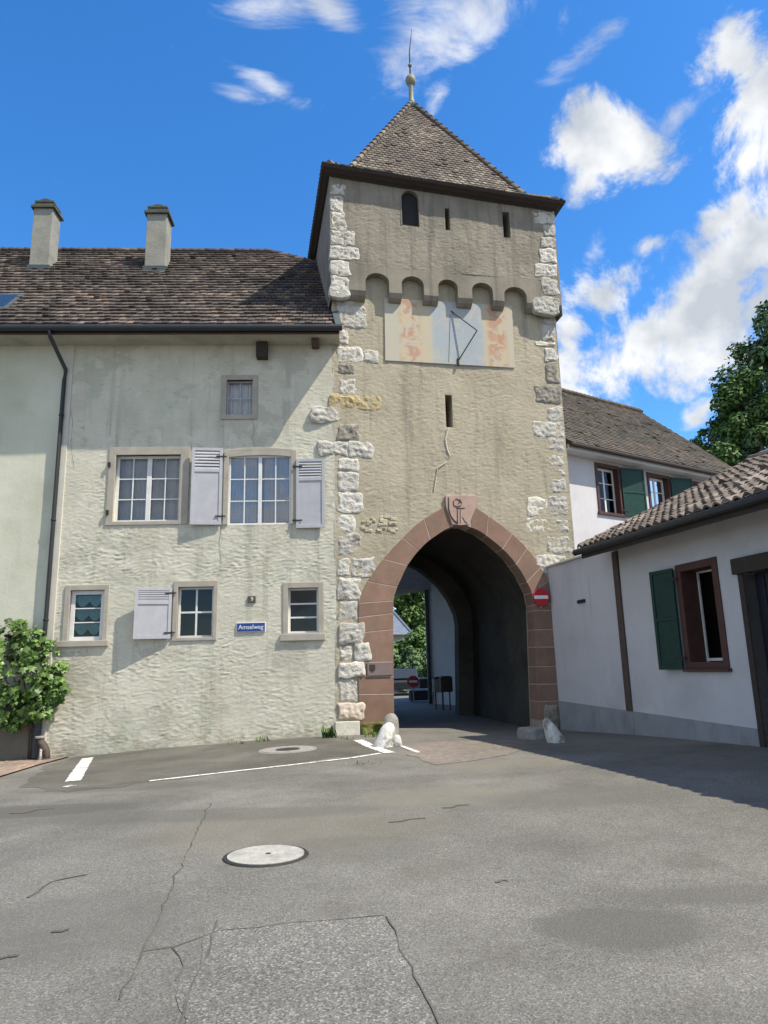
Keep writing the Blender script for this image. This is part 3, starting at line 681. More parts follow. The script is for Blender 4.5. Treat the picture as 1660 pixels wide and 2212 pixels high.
mb.build('rear_arch', M['vault'], tower, fix=False)
# sandstone ring, block by block, on a mortar bed
def lerp_line(P, t):
    Ls = [0]
    for a, b in zip(P, P[1:]): Ls.append(Ls[-1] + math.hypot(b[0] - a[0], b[1] - a[1]))
    s = t * Ls[-1]
    for i in range(len(P) - 1):
        if s <= Ls[i+1] or i == len(P) - 2:
            f = (s - Ls[i]) / (Ls[i+1] - Ls[i]); return (P[i][0] + (P[i+1][0] - P[i][0]) * f, P[i][1] + (P[i+1][1] - P[i][1]) * f)
mb = MB()
for y in (-.030, .55): mb.v += [(u, y, z) for u, z in inner]
for y in (-.030, .2): mb.v += [(u, y, z) for u, z in outer]
mb.f = [(i, i + 1, n + i + 1, n + i) for i in range(n - 1)] + [(i, 2 * n + i, 2 * n + i + 1, i + 1) for i in range(n - 1)] + [(2 * n + i, 3 * n + i, 3 * n + i + 1, 2 * n + i + 1) for i in range(n - 1)]
mb.build('arch_bed', M['mortar'], tower, fix=False)
def arc_block(ia, ib, segs=3, prot=.034, m='sandstone', name='arch_stone', ext=0.0, grooves=0.011):
    """block between ring parameters ia..ib (index units along the traced lines)"""
    def pt(Ls, f):
        i = min(int(f), n - 2); q = f - i; return Ls[i][0] + (Ls[i+1][0] - Ls[i][0]) * q, Ls[i][1] + (Ls[i+1][1] - Ls[i][1]) * q
    fi = [ia + (ib - ia) * k / segs for k in range(segs + 1)]
    I = [pt(inner, f) for f in fi]; O = [pt(outer, f) for f in fi]
    poly = I + O[::-1]
    cx = sum(p[0] for p in poly) / len(poly); cz = sum(p[1] for p in poly) / len(poly)
    def shr(p, k):
        d = math.hypot(p[0] - cx, p[1] - cz); return (p[0] + (cx - p[0]) * k / d, p[1] + (cz - p[1]) * k / d)
    # shrink only along the ring (the joints), not across it
    g = grooves
    def joint(P, Q0):
        return P
    tI0 = Vector((I[1][0] - I[0][0], I[1][1] - I[0][1])).normalized(); tI1 = Vector((I[-1][0] - I[-2][0], I[-1][1] - I[-2][1])).normalized()
    I[0] = tuple(Vector(I[0]) + tI0 * g); O[0] = tuple(Vector(O[0]) + tI0 * g); I[-1] = tuple(Vector(I[-1]) - tI1 * g); O[-1] = tuple(Vector(O[-1]) - tI1 * g)
    I2 = []
    for p in I:   # stand a few mm proud of the bed inside the opening
        c = Vector((3.38, min(p[1], 3.2))) - Vector(p); c = c.normalized() * .004; I2.append((p[0] + c.x, p[1] + c.y))
    O = [(p[0] + (p[0] - 3.38) * .001, p[1]) for p in O]
    mb = MB(); mb.prism(I2 + O[::-1], -prot - random.uniform(0, .004), .5)
    return mb.build(name, M[m], tower, bevel=.006)
L_j = [0, .62, .78, .95, 1.25, 1.6, 2.0, 2.45, 3.2]      # left jamb courses in index units (z spaced later)
# index positions from heights for the straight jambs
def idx_at(z, side):
    rng = range(0, 4) if side == 0 else range(n - 1, n - 5, -1)
    rng = list(rng)
    for a, b in zip(rng, rng[1:]):
        za, zb = inner[a][1], inner[b][1]
        if za <= z <= zb: return a + (b - a) * (z - za) / (zb - za)
    return rng[-1]
lz = [.20] + [T.on(812, y)[1] for y in (1500, 1462, 1430, 1360, 1325, 1298)]
ls = [idx_at(z, 0) for z in lz]
for a, b in zip(ls, ls[1:]): arc_block(a, b, 2)
for a, b in [(ls[-1], 4.0), (4.0, 5.1), (5.1, 6.25), (6.25, 7.2), (7.2, 8.45)]: arc_block(a, b)
for a, b in [(9.55, 10.45), (10.45, 11.5), (11.5, 12.5), (12.5, 13.5), (13.5, 14.1), (14.1, 14.9)]: arc_block(a, b)
rz = [idx_at(z, 1) for z in [.15, .62, 1.05, 1.5, 2.0, 2.45, 2.95]]
for b, a in zip(rz, rz[1:]): arc_block(a, b, 2)
arc_block(14.9, rz[-1], 2)
# left jamb: long blocks reaching out between the quoins
for y0, y1, x0 in ((1256, 1300, 779), (1466, 1514, 776), (1436, 1462, 792)):
    a, b, c, d = rect(T, x0 - 2, y0, 783, y1)
# keystone with a carved shield
kp = Tpts([(961, 1072), (1029, 1072), (1027, 1097), (1012, 1134), (994, 1136), (976, 1134), (963, 1098)])
ks = MB().prism(kp, -.075, .4).build('keystone', M['keystone'], tower, bevel=.008)
def Tl(l, y): return [(u, y, z) for u, z in Tpts(l)]
e = MB()
e.tube(Tl([(968, 1076), (968, 1100), (972, 1115), (980, 1126), (988, 1132)], -.076), .018, 6)
e.tube(Tl([(988, 1090), (992, 1086), (990, 1081), (984, 1079), (978, 1084), (979, 1093), (985, 1096), (994, 1094), (996, 1088), (992, 1080)], -.078), .012, 6)
e.tube(Tl([(987, 1096), (987, 1132)], -.077), .012, 6)
e.tube(Tl([(985, 1099), (1003, 1099)], -.077), .011, 6)
e.tube(Tl([(993, 1099), (993, 1132)], -.077), .008, 6)
e.tube(Tl([(998, 1118), (1003, 1128), (1008, 1131)], -.077), .009, 6)
e.build('emblem', M['carving'], ks, smooth=True)
# quoins
def quoin(x0, y0, x1, y1, m='quoin', off=0.0, bulge=.03, k=[0]):
    if x1 > 776 and y0 > 1290 and x1 < 820: off = .034   # these reach over the sandstone jamb
    k[0] += 1; a, b, c, d = rect(T, x0, y0, x1, y1, off)
    rock(a + .002, b - .002, c + .002, d - .002, None, bulge, 19, k[0] * 1.37, .03, .13 + max(0, -a) * .16, -off + (.006 if off == 0 else 0), .075).build('quoin', M[m], tower, smooth=True, fix=False)
for q in [(727, 645, 770, 657), (729, 658, 793, 710), (731, 712, 752, 744), (730, 748, 783, 782), (784, 756, 817, 783), (733, 784, 768, 808, 'quoin_dark'), (732, 820, 772, 852),
          (712, 853, 823, 885, 'quoin_ochre'), (672, 878, 735, 914), (729, 918, 776, 953, 'quoin_dark'), (687, 953, 751, 985), (752, 955, 808, 990),
          (730, 991, 775, 1018), (730, 1020, 777, 1063), (730, 1065, 785, 1109), (730, 1112, 766, 1150), (730, 1153, 783, 1202), (730, 1204, 757, 1246), (759, 1204, 815, 1247),
          (730, 1249, 778, 1298), (730, 1300, 775, 1345), (731, 1348, 789, 1391), (731, 1393, 763, 1428), (765, 1388, 800, 1428), (731, 1430, 790, 1464), (731, 1466, 774, 1517), (731, 1519, 788, 1555, 'quoin_pink'),
          (1174, 682, 1200, 698), (1170, 700, 1201, 736), (1157, 739, 1201, 748, 'flat_stone'), (1176, 755, 1203, 781), (1180, 784, 1206, 828, 'quoin_dark'), (1158, 832, 1214, 872, 'quoin_dark'), (1184, 880, 1216, 910), (1152, 912, 1219, 946),
          (1181, 948, 1220, 978), (1183, 981, 1222, 1010), (1202, 1013, 1223, 1030), (1190, 1033, 1225, 1066), (1187, 1070, 1228, 1117), (1198, 1120, 1231, 1151), (1180, 1156, 1235, 1196), (1155, 1200, 1225, 1236)]:
    quoin(*q)
for q in [(714, 398, 748, 421), (714, 425, 741, 458), (714, 460, 747, 497), (714, 499, 766, 531), (714, 533, 775, 562), (714, 564, 757, 596), (714, 598, 755, 642),
          (1152, 455, 1198, 484), (1173, 487, 1199, 510), (1168, 513, 1201, 536), (1165, 538, 1202, 568), (1155, 571, 1204, 598), (1172, 601, 1207, 638), (1153, 641, 1210, 678)]:
    quoin(*q, off=OFF, bulge=.02)
for q in [(1138, 1075, 1185, 1115), (1135, 1118, 1190, 1152)]: quoin(*q, 'flat_stone', bulge=.012)
# plain pale base block and the mossy plinth under the left jamb
a, b, c, d = rect(T, 724, 1558, 777, 1600); MB().box(a, b, -.09, .2, c - .3, d).build('plinth', M['flat_stone'], tower, bevel=.015)
a, b, c, d = rect(T, 778, 1557, 846, 1598); rock(a, b, c - .2, d, None, .1, 14, 9.1, .05, .3, -.05).build('plinth', M['moss_stone'], tower, smooth=True, fix=False)['label'] = 'mossy ochre footing under the left jamb'
# patch of bare rubble left of the arch
a, b, c, d = rect(T, 782, 1114, 857, 1150); rb = MB(); rr = random.Random(4)
for k in range(26):
    x, z, s = rr.uniform(a, b), rr.uniform(c, d), rr.uniform(.04, .09)
    rock(x - s, x + s, z - s * .6, z + s * .6, rb, .03, 40, k * 2.2, .012, .05, -.005)
rb.build('rubble_patch', mat('rubble', (.36, .32, .20), (.48, .44, .31), 9, bump=.8, island=.3), tower, smooth=True, fix=False)
# pale mended crack below the loophole
e = MB(); cp = [(968, 926), (962, 950), (966, 972), (972, 986), (962, 1000), (945, 1012), (942, 1035), (938, 1060)]
e.tube([(u, -.02, z) for u, z in Tpts(cp)], .026, 6, .014); e.build('mended_crack', mat('crack_filler', (.50, .47, .35), (.56, .53, .41), 8), tower)
# jettied top storey
u0, u1 = -.06, 6.73
win = rect(T, 868, 412, 905, 487, OFF); sl2 = rect(T, 962, 450, 972, 497, OFF); sl3 = rect(T, 1087, 458, 1102, 513, OFF)
def plast2(x, z): return plast(x, z) * 1.15
wa, wb, wc, wd = win; wm = (wa + wb) / 2
def arched(x, z):
    zz = wd - (wb - wa) / 2
    return wa < x < wb and z > wc and (z < zz or math.hypot(x - wm, z - zz) < (wb - wa) / 2)
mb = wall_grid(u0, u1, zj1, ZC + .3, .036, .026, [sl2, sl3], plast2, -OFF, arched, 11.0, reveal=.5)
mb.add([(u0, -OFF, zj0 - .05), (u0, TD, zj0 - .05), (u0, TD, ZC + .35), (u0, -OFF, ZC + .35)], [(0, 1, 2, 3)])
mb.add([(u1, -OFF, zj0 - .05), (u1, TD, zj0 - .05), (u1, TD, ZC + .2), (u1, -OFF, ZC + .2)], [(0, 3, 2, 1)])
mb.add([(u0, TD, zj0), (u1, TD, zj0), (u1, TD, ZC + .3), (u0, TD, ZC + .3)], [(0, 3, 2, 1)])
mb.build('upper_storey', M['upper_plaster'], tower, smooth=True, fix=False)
# arched window: thin stone rim and a dark board behind
zz = wd - (wb - wa) / 2; rad = (wb - wa) / 2
rim = [(wa, wc)] + [(wm - rad * math.cos(math.pi * i / 14), zz + rad * math.sin(math.pi * i / 14)) for i in range(15)] + [(wb, wc)]
mb = MB(); k = len(rim)
ro = [(wm + (p[0] - wm) * 1.10, wc + (p[1] - wc) * 1.03) for p in rim]
mb.v = [(p[0], -OFF - .012, p[1]) for p in rim] + [(p[0], -OFF - .012, p[1]) for p in ro] + [(p[0], -.09, p[1]) for p in rim]
mb.f = [(i, i + 1, k + i + 1, k + i) for i in range(k - 1)] + [(i, 2 * k + i, 2 * k + i + 1, i + 1) for i in range(k - 1)]
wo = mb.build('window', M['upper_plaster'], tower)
MB().box(wa - .1, wb + .1, -.13, -.09, wc - .1, wd + .1).build('board', M['dark_room'], wo)
for s in (sl2, sl3): MB().box(s[0] - .1, s[1] + .1, .26, .3, s[2] - .1, s[3] + .1).build('loophole', M['dark_room'], tower)
# corbel table: five small arches carry the jetty
ars = [(791, 842, 590), (869, 917, 597), (948, 990, 604), (1021, 1066, 611), (1090, 1138, 620)]
def corbel(raise_):
    poly = [(u0, zj1)]; zb = zj0 + .08 + raise_
    pts = [(u0, zb)]
    for x0, x1, yt in ars:
        a, b = T.on(x0, 640, OFF)[0], T.on(x1, 640, OFF)[0]; zt = T.on((x0 + x1) / 2, yt, OFF)[1]; r = (b - a) / 2; zs = zt - r * .8
        pts += [(a, zb)] + [((a + b) / 2 - r * math.cos(math.pi * i / 12), zs + r * .8 * math.sin(math.pi * i / 12)) for i in range(13)] + [(b, zb)]
    pts += [(u1, zb)]
    return pts + [(u1, zj1 + .004), (u0, zj1 + .004)]
secs = [(-OFF - .004, .30), (-OFF - .002, .2), (-OFF + .05, .07), (-OFF + .14, .0), (.0, -.04)]
mb = MB(); n2 = len(corbel(0))
for y, rs in secs: mb.v += [(p[0], y, p[1]) for p in corbel(rs)]
mb.f = [tuple(range(n2))] + [(s * n2 + i, (s + 1) * n2 + i, (s + 1) * n2 + (i + 1) % n2, s * n2 + (i + 1) % n2) for s in range(len(secs) - 1) for i in range(n2)]
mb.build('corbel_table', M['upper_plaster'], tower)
# sundial: plaster panel, iron gnomon
a, b, c, d = rect(T, 830, 652, 1109, 790)
cxs, czs = (a + b) / 2, (c + d) / 2
quad = Tpts([(832, 780), (1111, 796), (1105, 662), (830, 645)])
sd = MB().prism([(u - cxs, z - czs) for u, z in quad], -.045, .02).build('sundial', M['fresco'], tower, bevel=.006)
sd.location = (cxs, 0, czs)
g0, g1, g2 = T.on(975, 672, .05), T.on(1031, 714, .35), T.on(990, 780, .05)
g = MB()
g.tube([(g0[0], -.05, g0[1]), (g1[0], -.35, g1[1])], .016, 6); g.tube([(g1[0], -.35, g1[1]), (g2[0], -.05, g2[1])], .016, 6); g.tube([(g2[0], -.05, g2[1] + .08), (g2[0], -.07, g2[1] - .14)], .03, 6)
gn = g.build('gnomon', M['iron'], sd); gn.location = (-cxs, 0, -czs)
e0, e1 = T.on(973, 680, .05), T.on(970, 782, .05)
MB().tube([(e0[0] - cxs, -.047, e0[1] - czs), (e1[0] - cxs, -.047, e1[1] - czs)], .006, 5).build('noon_line', M['iron'], sd)
# eaves cornice (timber), slightly out of level like the photo
FX = [-.32, 6.98]; FY = [-OFF - .34, TD + .3]
def ring(zlo, zhi, e_):
    mb = MB(); x0, x1, y0, y1 = FX[0] + e_, FX[1] - e_, FY[0] + e_, FY[1] - e_
    q = [(x0, y0), (x1, y0), (x1, y1), (x0, y1)]
    return [(x, y, zlo + shear(x)) for x, y in q], [(x, y, zhi + shear(x)) for x, y in q]
mb = MB()
levels = [(ZC - .05, .33), (ZC - .02, .28), (ZC + .0, .18), (ZC + .03, .12), (ZC + .05, .04), (ZC + .11, 0.0), (ZC + .13, .02)]
for z, e_ in levels: mb.v += ring(z, z, e_)[0]
for i in range(len(levels) - 1): mb.f += [(i * 4 + k, i * 4 + (k + 1) % 4, i * 4 + 4 + (k + 1) % 4, i * 4 + 4 + k) for k in range(4)]
mb.f.append((0, 3, 2, 1))
mb.build('eaves', M['wood_dark'], tower)
# roof: bell-cast pyramid
AP = (3.28, 3.0, 21.15); zE = ZC + .13; zB = ZC + .66; INS = .88
ec = [(FX[0], FY[0]), (FX[1], FY[0]), (FX[1], FY[1]), (FX[0], FY[1])]
bc = [(FX[0] + INS, FY[0] + INS), (FX[1] - INS + .15, FY[0] + INS), (FX[1] - INS + .15, FY[1] - INS), (FX[0] + INS, FY[1] - INS)]
mb = MB(); mb.v = [(x, y, zE + shear(x)) for x, y in ec] + [(x, y, zB + shear(x)) for x, y in bc] + [AP]
mb.f = [(i, (i + 1) % 4, 4 + (i + 1) % 4, 4 + i) for i in range(4)] + [(4 + i, 4 + (i + 1) % 4, 8) for i in range(4)]
roof = mb.build('roof', M['under'], tower)
def face_tiles(p, q, r, s, tw, ex, m, seed, rounded=True):
    """tiles on the planar face p-q (low edge) to r/s (high edge)"""
    p, q, r, s = map(Vector, (p, q, r, s)); du = (q - p).normalized(); nn = du.cross(s - p if (s - p).length > .1 else r - p).normalized(); dv = nn.cross(du).normalized()
    if (r - p).dot(dv) < 0: dv = -dv
    f = lambda v: ((v - p).dot(du), (v - p).dot(dv))
    poly = [f(p), f(q), f(r), f(s)]
    mb = tiles(p, du, dv, (q - p).length, max(f(r)[1], f(s)[1]), tw, ex, inpoly(poly), rounded=rounded, seed=seed, th=.022)
    return mb
E3 = [Vector(v) for v in mb.v]
tm = MB()
for i in range(4):
    j = (i + 1) % 4
    for k, (p, q, r, s) in enumerate([(E3[i], E3[j], E3[4 + j], E3[4 + i]), (E3[4 + i], E3[4 + j], E3[8], E3[8])]):
        if i == 2: continue
        t_ = face_tiles(p, q, r, s, .17, .15, None, 10 * i + k); tm.add(t_.v, t_.f)
tm.build('tiling', M['tiles_tower'], roof, fix=False)
hp = MB()
for i in range(4):
    a_, b_ = E3[4 + i], E3[8]; Lh = (b_ - a_).length; k = int(Lh / .30)
    for t_ in range(k):
        p0 = a_ + (b_ - a_) * (t_ / k); p1 = a_ + (b_ - a_) * ((t_ + 1.12) / k)
        hp.tube([p0 + Vector((0, 0, .05)), p1 + Vector((0, 0, .015))], .10, 8, .075)
    a_, b_ = E3[i], E3[4 + i]; k = 4
    for t_ in range(1, k):
        p0 = a_ + (b_ - a_) * (t_ / k); p1 = a_ + (b_ - a_) * ((t_ + 1.12) / k)
        hp.tube([p0 + Vector((0, 0, .05)), p1 + Vector((0, 0, .015))], .10, 8, .075)
hp.build('hip_tiles', M['tiles_tower'], roof)
fz = AP[2]
fo = MB().lathe([(.20, -.25), (.10, .1), (.085, .2), (.08, .72), (.10, .78), (.07, .80)], (AP[0], AP[1], fz)).build('finial', M['copper'], roof, smooth=True)
MB().lathe([(.04, .73), (.11, .76), (.17, .85), (.19, .95), (.17, 1.05), (.11, 1.14), (.03, 1.18)], (AP[0], AP[1], fz)).build('ball', M['copper'], fo, smooth=True)
MB().tube([(AP[0], AP[1], fz + 1.15), (AP[0], AP[1], fz + 2.2), (AP[0] + .12, AP[1], fz + 3.2)], .035, 8, .008).build('spike', M['iron'], fo)
MB().lathe([(.01, 1.52), (.06, 1.55), (.075, 1.6), (.06, 1.65), (.01, 1.69)], (AP[0], AP[1], fz), 12).build('knob', M['copper'], fo, smooth=True)

# ================================================================== PLASTERED HOUSE
house = empty('plastered_house', (H.P[0], H.P[1], 0), H.a)
tag(house, 'old cream plastered house with grey shutters and a weathered clay tile roof', 'house')
HL, HZ = -14.5, 10.7
wins = {
    'A': rect(H, 248, 983, 389, 1126), 'B': rect(H, 494, 984, 629, 1133), 'C': rect(H, 490, 821, 546, 896),
    'D': rect(H, 150, 1275, 224, 1384), 'E': rect(H, 384, 1268, 461, 1377), 'F': rect(H, 623, 1270, 688, 1367)}
def trowel(x, z):
    w = noise.noise(Vector((x * 1.1, z * 1.1, 5.0))); k = .55 + .9 * max(0, noise.noise(Vector((x * .8, z * .8, 11.0))) + .35)
    if z > 6.5: k *= .65
    w2 = noise.noise(Vector((x * 1.4, z * 1.4, 25.0))); xs, zs = x * 4.6 + w * 1.6, z * 14 + w2 * 2.4 + x * .8 * noise.noise(Vector((x * .35, z * .35, 31.0)))
    k *= .75 + .5 * max(0.0, min(1.0, .5 + 1.5 * noise.noise(Vector((x * 2.1, z * 3.3, 41.0)))))
    r = 1 - abs(noise.noise(Vector((xs, zs, 1.2)))) * 2.2
    q = noise.noise(Vector((xs * 2.3 + 4, zs * 1.6, 6.1)))
    r = r * r * r if r > 0 else r * .5
    return k * (.008 * r + .005 * q + .0055 * noise.noise(Vector((x * 9, z * 27, 8.0)))) + .012 * noise.noise(Vector((x * .5, z * .5, 2.0)))
uP = -6.9
for pth in ([(546, 905), (550, 930), (545, 948), (553, 966), (552, 985)], [(480, 1136), (474, 1170), (478, 1210), (470, 1250)], [(150, 870), (158, 910), (154, 960), (161, 1010)]):
    MB().tube([(u, -.008, z) for u, z in [H.on(*q) for q in pth]], .005, 5, .003).build('plaster_crack', M['grey_stone'], house)
wall_grid(uP, .03, -1.0, HZ, .034, .022, list(wins.values()), trowel, 0, None, 0, reveal=.3).build('wall', M['house_plaster'], house, smooth=True, fix=False)
def soft(x, z): return .004 * fbm(Vector((x * 2, z * 5, 3)), 3) + .015 * noise.noise(Vector((x * .5, z * .5, 8)))
mb = wall_grid(HL, -7.17, -1.0, HZ, .12, .1, [], soft, .02)
mb.add([(HL, .02, -1), (HL, 9, -1), (HL, 9, HZ), (HL, .02, HZ)], [(0, 1, 2, 3)]); mb.add([(HL, 9, -1), (0, 9, -1), (0, 9, HZ), (HL, 9, HZ)], [(0, 1, 2, 3)])
mb.build('side_wall', M['smooth_plaster'], house, smooth=True, fix=False)['label'] = 'smoother pale green plaster left of the downpipe'
MB().box(HL, -7.175, -.012, .05, -1, .95).build('base_band', mat('olive_band', (.13, .12, .092), (.18, .165, .13), 2, bump=.5, bscale=20, layers=[(2, (1, 1, .6), .5, .65, (.10, .095, .075), .6, None)]), house)  # thin olive-brown band over the wall foot, darker than the plaster above
MB().box(-7.17, uP, -.035, .1, -1, HZ).build('corner_strip', mat('strip_plaster', (.50, .48, .41), (.58, .56, .49), 2, bump=.4, bscale=20, bdist=.01), house, bevel=.01)
window(house, wins['A'], 2, 3, M['white_paint'], M['glass'], casements=2, curtain=(M['curtain'], wins['A'][2] + .06, .0), surround=rect(H, 233, 966, 409, 1134), label='white six pane double casement window with grey curtains')
window(house, wins['B'], 2, 3, M['white_paint'], M['sky_glass'], depth=.06, casements=2, fw=.045, curtain=(M['curtain'], wins['B'][2] + .1, .12), surround=(wins['B'][0] - .13, wins['B'][1] + .14, wins['B'][2], wins['B'][3] + .13), tops=.05, label='window under a segmental arch, its panes mirroring the sky')
window(house, wins['C'], 2, 2, M['grey_shutter'], M['glass'], fw=.035, bar=.03, depth=.14, curtain=(M['white_paint'], wins['C'][2], 0), surround=rect(H, 478, 811, 557, 906), label='small four pane window under the eaves')
window(house, wins['D'], 1, 3, M['white_paint'], M['glass'], fw=.10, depth=.10, surround=rect(H, 139, 1264, 234, 1385), sill=rect(H, 124, 1384, 235, 1397), label='narrow white window with teal cafe curtains')
window(house, wins['E'], 2, 2, M['white_paint'], M['glass'], fw=.05, bar=.045, depth=.13, surround=rect(H, 374, 1255, 470, 1384), label='four pane window with dark glass beside its open shutter')
window(house, wins['F'], 1, 3, M['white_paint'], M['glass'], fw=.045, bar=.04, depth=.15, surround=rect(H, 612, 1258, 700, 1374), sill=rect(H, 606, 1369, 703, 1384), label='three pane window with dark glass and a stone sill')
# teal cafe curtains of window D: three scalloped tiers
a, b, c, d = wins['D']; wD = [o for o in house.children if o.get('label', '').startswith('narrow white')][0]
mb = MB(); ins = .10; hh = (d - c - 2 * ins) / 3
for t in range(3):
    zt = d - ins - t * hh - .02
    for s in range(2):
        x0 = a + ins + (b - a - 2 * ins) * s / 2; x1 = a + ins + (b - a - 2 * ins) * (s + 1) / 2; k = 10
        up = [(x0 + (x1 - x0) * i / k, zt) for i in range(k + 1)]; lo = [(x0 + (x1 - x0) * i / k, zt - hh * (.42 + .38 * math.sin(math.pi * i / k))) for i in range(k + 1)]
        mb.add([(p[0], .16 + .01 * math.sin(i * 2), p[1]) for i, p in enumerate(up)] + [(p[0], .16 + .01 * math.sin(i * 2), p[1]) for i, p in enumerate(lo)], [(i, i + 1, k + 2 + i, k + 1 + i) for i in range(k)])
mb.build('curtain', M['teal'], wD, fix=False)
def sh(x0, y0, x1, y1, off, ang, hr, lab, y=-.035):
    a, b, c, d = rect(H, x0, y0, x1, y1, off); return shutter(house, a, b, c, d, y, M['grey_shutter'], ang, hr, True, lab)
sh(413, 967, 479, 1133, .12, 6, True, 'louvred shutter left of the arched window')
sh(640, 991, 702, 1140, .08, 2, False, 'louvred shutter right of the arched window')
sh(289, 1269, 367, 1380, .2, 12, True, 'square louvred shutter of the ground floor window')
for px, py in [(238, 1005), (234, 1108)]:
    u, z = H.on(px, py); MB().box(u - .03, u + .03, -.09, .02, z - .06, z + .06).build('hinge', M['iron'], house)
u, z = H.on(568, 762); MB().box(u - .15, u + .15, -.26, .02, z - .22, z + .2).build('nesting_box', M['wood_dark'], house, bevel=.01)
# roof
EV, ZE = -.74, 10.36; RV, ZR = 4.6, 15.95
slope = Vector((0, RV - EV, ZR - ZE)); SL = slope.length; dvv = slope.normalized()
gR = lambda b_: .16 - .145 * (b_ - EV)
bc_ = 3.55
fp = [(HL - .3, 0), (gR(EV), 0), (gR(bc_), (bc_ - EV) / (RV - EV) * SL), (-2.15, SL), (HL - .3, SL)]
def RP(u, t, lift=0): p = Vector((u, EV, ZE)) + dvv * t; return (p.x, p.y, p.z + lift)
mb = MB(); mb.v = [RP(*p) for p in fp] + [RP(p[0], p[1], -.12) for p in fp]; k = len(fp)
mb.f = [tuple(range(k)), tuple(range(2 * k - 1, k - 1, -1))] + [(i, k + i, k + (i + 1) % k, (i + 1) % k) for i in range(k)]
mb.add([RP(-2.15, SL), RP(gR(bc_), fp[2][1]), (gR(bc_), 2 * RV - bc_, RP(0, fp[2][1])[2])], [(0, 1, 2)])
mb.add([RP(-2.15, SL), RP(HL - .3, SL), (HL - .3, 2 * RV - EV, ZE), (.1, 2 * RV - EV, ZE), (gR(bc_), 2 * RV - bc_, RP(0, fp[2][1])[2])], [(0, 1, 2, 3, 4)])
hroof = mb.build('roof', M['under'], house)
x0 = HL + 2.0
ip = inpoly([(u - x0, t) for u, t in [(x0, -.1), (gR(EV) - .02, -.1)] + fp[2:4] + [(x0, SL)]])
tiles((x0, EV, ZE), (1, 0, 0), dvv, 13, SL, .18, .27, ip, th=.05, jit=.014, seed=3).build('tiling', M['tiles_house'], hroof, fix=False)
mb = MB(); k = 40
for i in range(k):
    a = x0 + (-2.2 - x0) * i / k; b = x0 + (-2.2 - x0) * (i + 1.1) / k; mb.tube([(a, RV, ZR + .06), (b, RV, ZR + .02)], .11, 8)
mb.build('ridge_tiles', M['tiles_house'], hroof)
p = Vector(RP(-2.15, SL)); q = Vector(RP(gR(bc_), fp[2][1])); mb = MB()
for i in range(6): mb.tube([p + (q - p) * (i / 6), p + (q - p) * ((i + 1.1) / 6) + Vector((0, 0, .03))], .10, 8)
mb.build('hip_tiles', M['tiles_house'], hroof)
MB().hexa([RP(gR(EV) - .05, -.03, .03), RP(gR(EV) + .12, -.03, .03), RP(gR(bc_) + .12, fp[2][1], .03), RP(gR(bc_) - .05, fp[2][1], .03), RP(gR(EV) - .05, -.03, .1), RP(gR(EV) + .12, -.03, .1), RP(gR(bc_) + .12, fp[2][1], .1), RP(gR(bc_) - .05, fp[2][1], .1)]).build('flashing', M['lead'], hroof)
# chimneys
for (x0_, x1_, yb, yt) in ((62, 104, 583, 450), (312, 356, 585, 462)):
    bb = 3.0; a, _ = H.on(x0_, yb, -bb); b, _ = H.on(x1_, yb, -bb); zb = H.on((x0_ + x1_) / 2, yb, -bb)[1]; zt = H.on((x0_ + x1_) / 2, yt, -bb)[1]; D_ = .62
    ch = MB().box(a, b, bb, bb + D_, zb - 1, zt).build('chimney', M['chimney'], hroof, bevel=.01)
    cp = MB(); 
    cp.box(a - .08, b + .08, bb - .08, bb + D_ + .08, zt, zt + .09); cp.box(a - .02, b + .02, bb - .02, bb + D_ + .02, zt + .09, zt + .17); cp.box(a + .02, b - .02, bb + .02, bb + D_ - .02, zt + .17, zt + .24)
    cp.box(a - .0, b + .0, bb, bb + D_, zt + .24, zt + .31)
    k = 8; cp.prism([(a + .05 + (b - a - .1) * i / k, zt + .31 + .10 * math.sin(math.pi * i / k)) for i in range(k + 1)], bb + .05, bb + D_ - .05)
    cp.build('chimney_cap', mat('chimney_cap', (.06, .063, .047), (.11, .112, .085), 6, bump=.6), ch, bevel=.008)
    MB().box(a - .05, b + .05, bb - .05, bb + D_ + .05, zb - .3, zb + .16).build('flashing', M['lead'], ch)
# skylight
su = [(-10.9, 1.45), (-9.15, 1.45), (-9.15, 2.1), (-10.9, 2.1)]
def on_roof(px, py):
    n_ = np.array([0, -(ZR - ZE), (RV - EV)]); n_ = n_ / np.linalg.norm(n_); P0 = H.w(0, EV, ZE); nw = H.x * n_[0] + H.y * n_[1] + np.array([0, 0, n_[2]])
    Q = hit(px, py, np.array(P0), nw); u, y = H.loc(Q); return u, (y - EV) / (RV - EV) * SL
(sa, st0), (sb, st1) = on_roof(-60, 672), on_roof(52, 641)
mb = MB(); mb.hexa([RP(sa, st0, -.05), RP(sb, st0, -.05), RP(sb, st1, -.05), RP(sa, st1, -.05), RP(sa, st0, .1), RP(sb, st0, .1), RP(sb, st1, .1), RP(sa, st1, .1)])
sk = mb.build('skylight', M['lead'], hroof)
MB().add([RP(sa + .12, st0 + .1, .105), RP(sb - .12, st0 + .1, .105), RP(sb - .12, st1 - .1, .105), RP(sa + .12, st1 - .1, .105)], [(0, 1, 2, 3)]).build('pane', mat('skylight_glass', (.02, .03, .04), rough=.04, spec=1.0), sk)
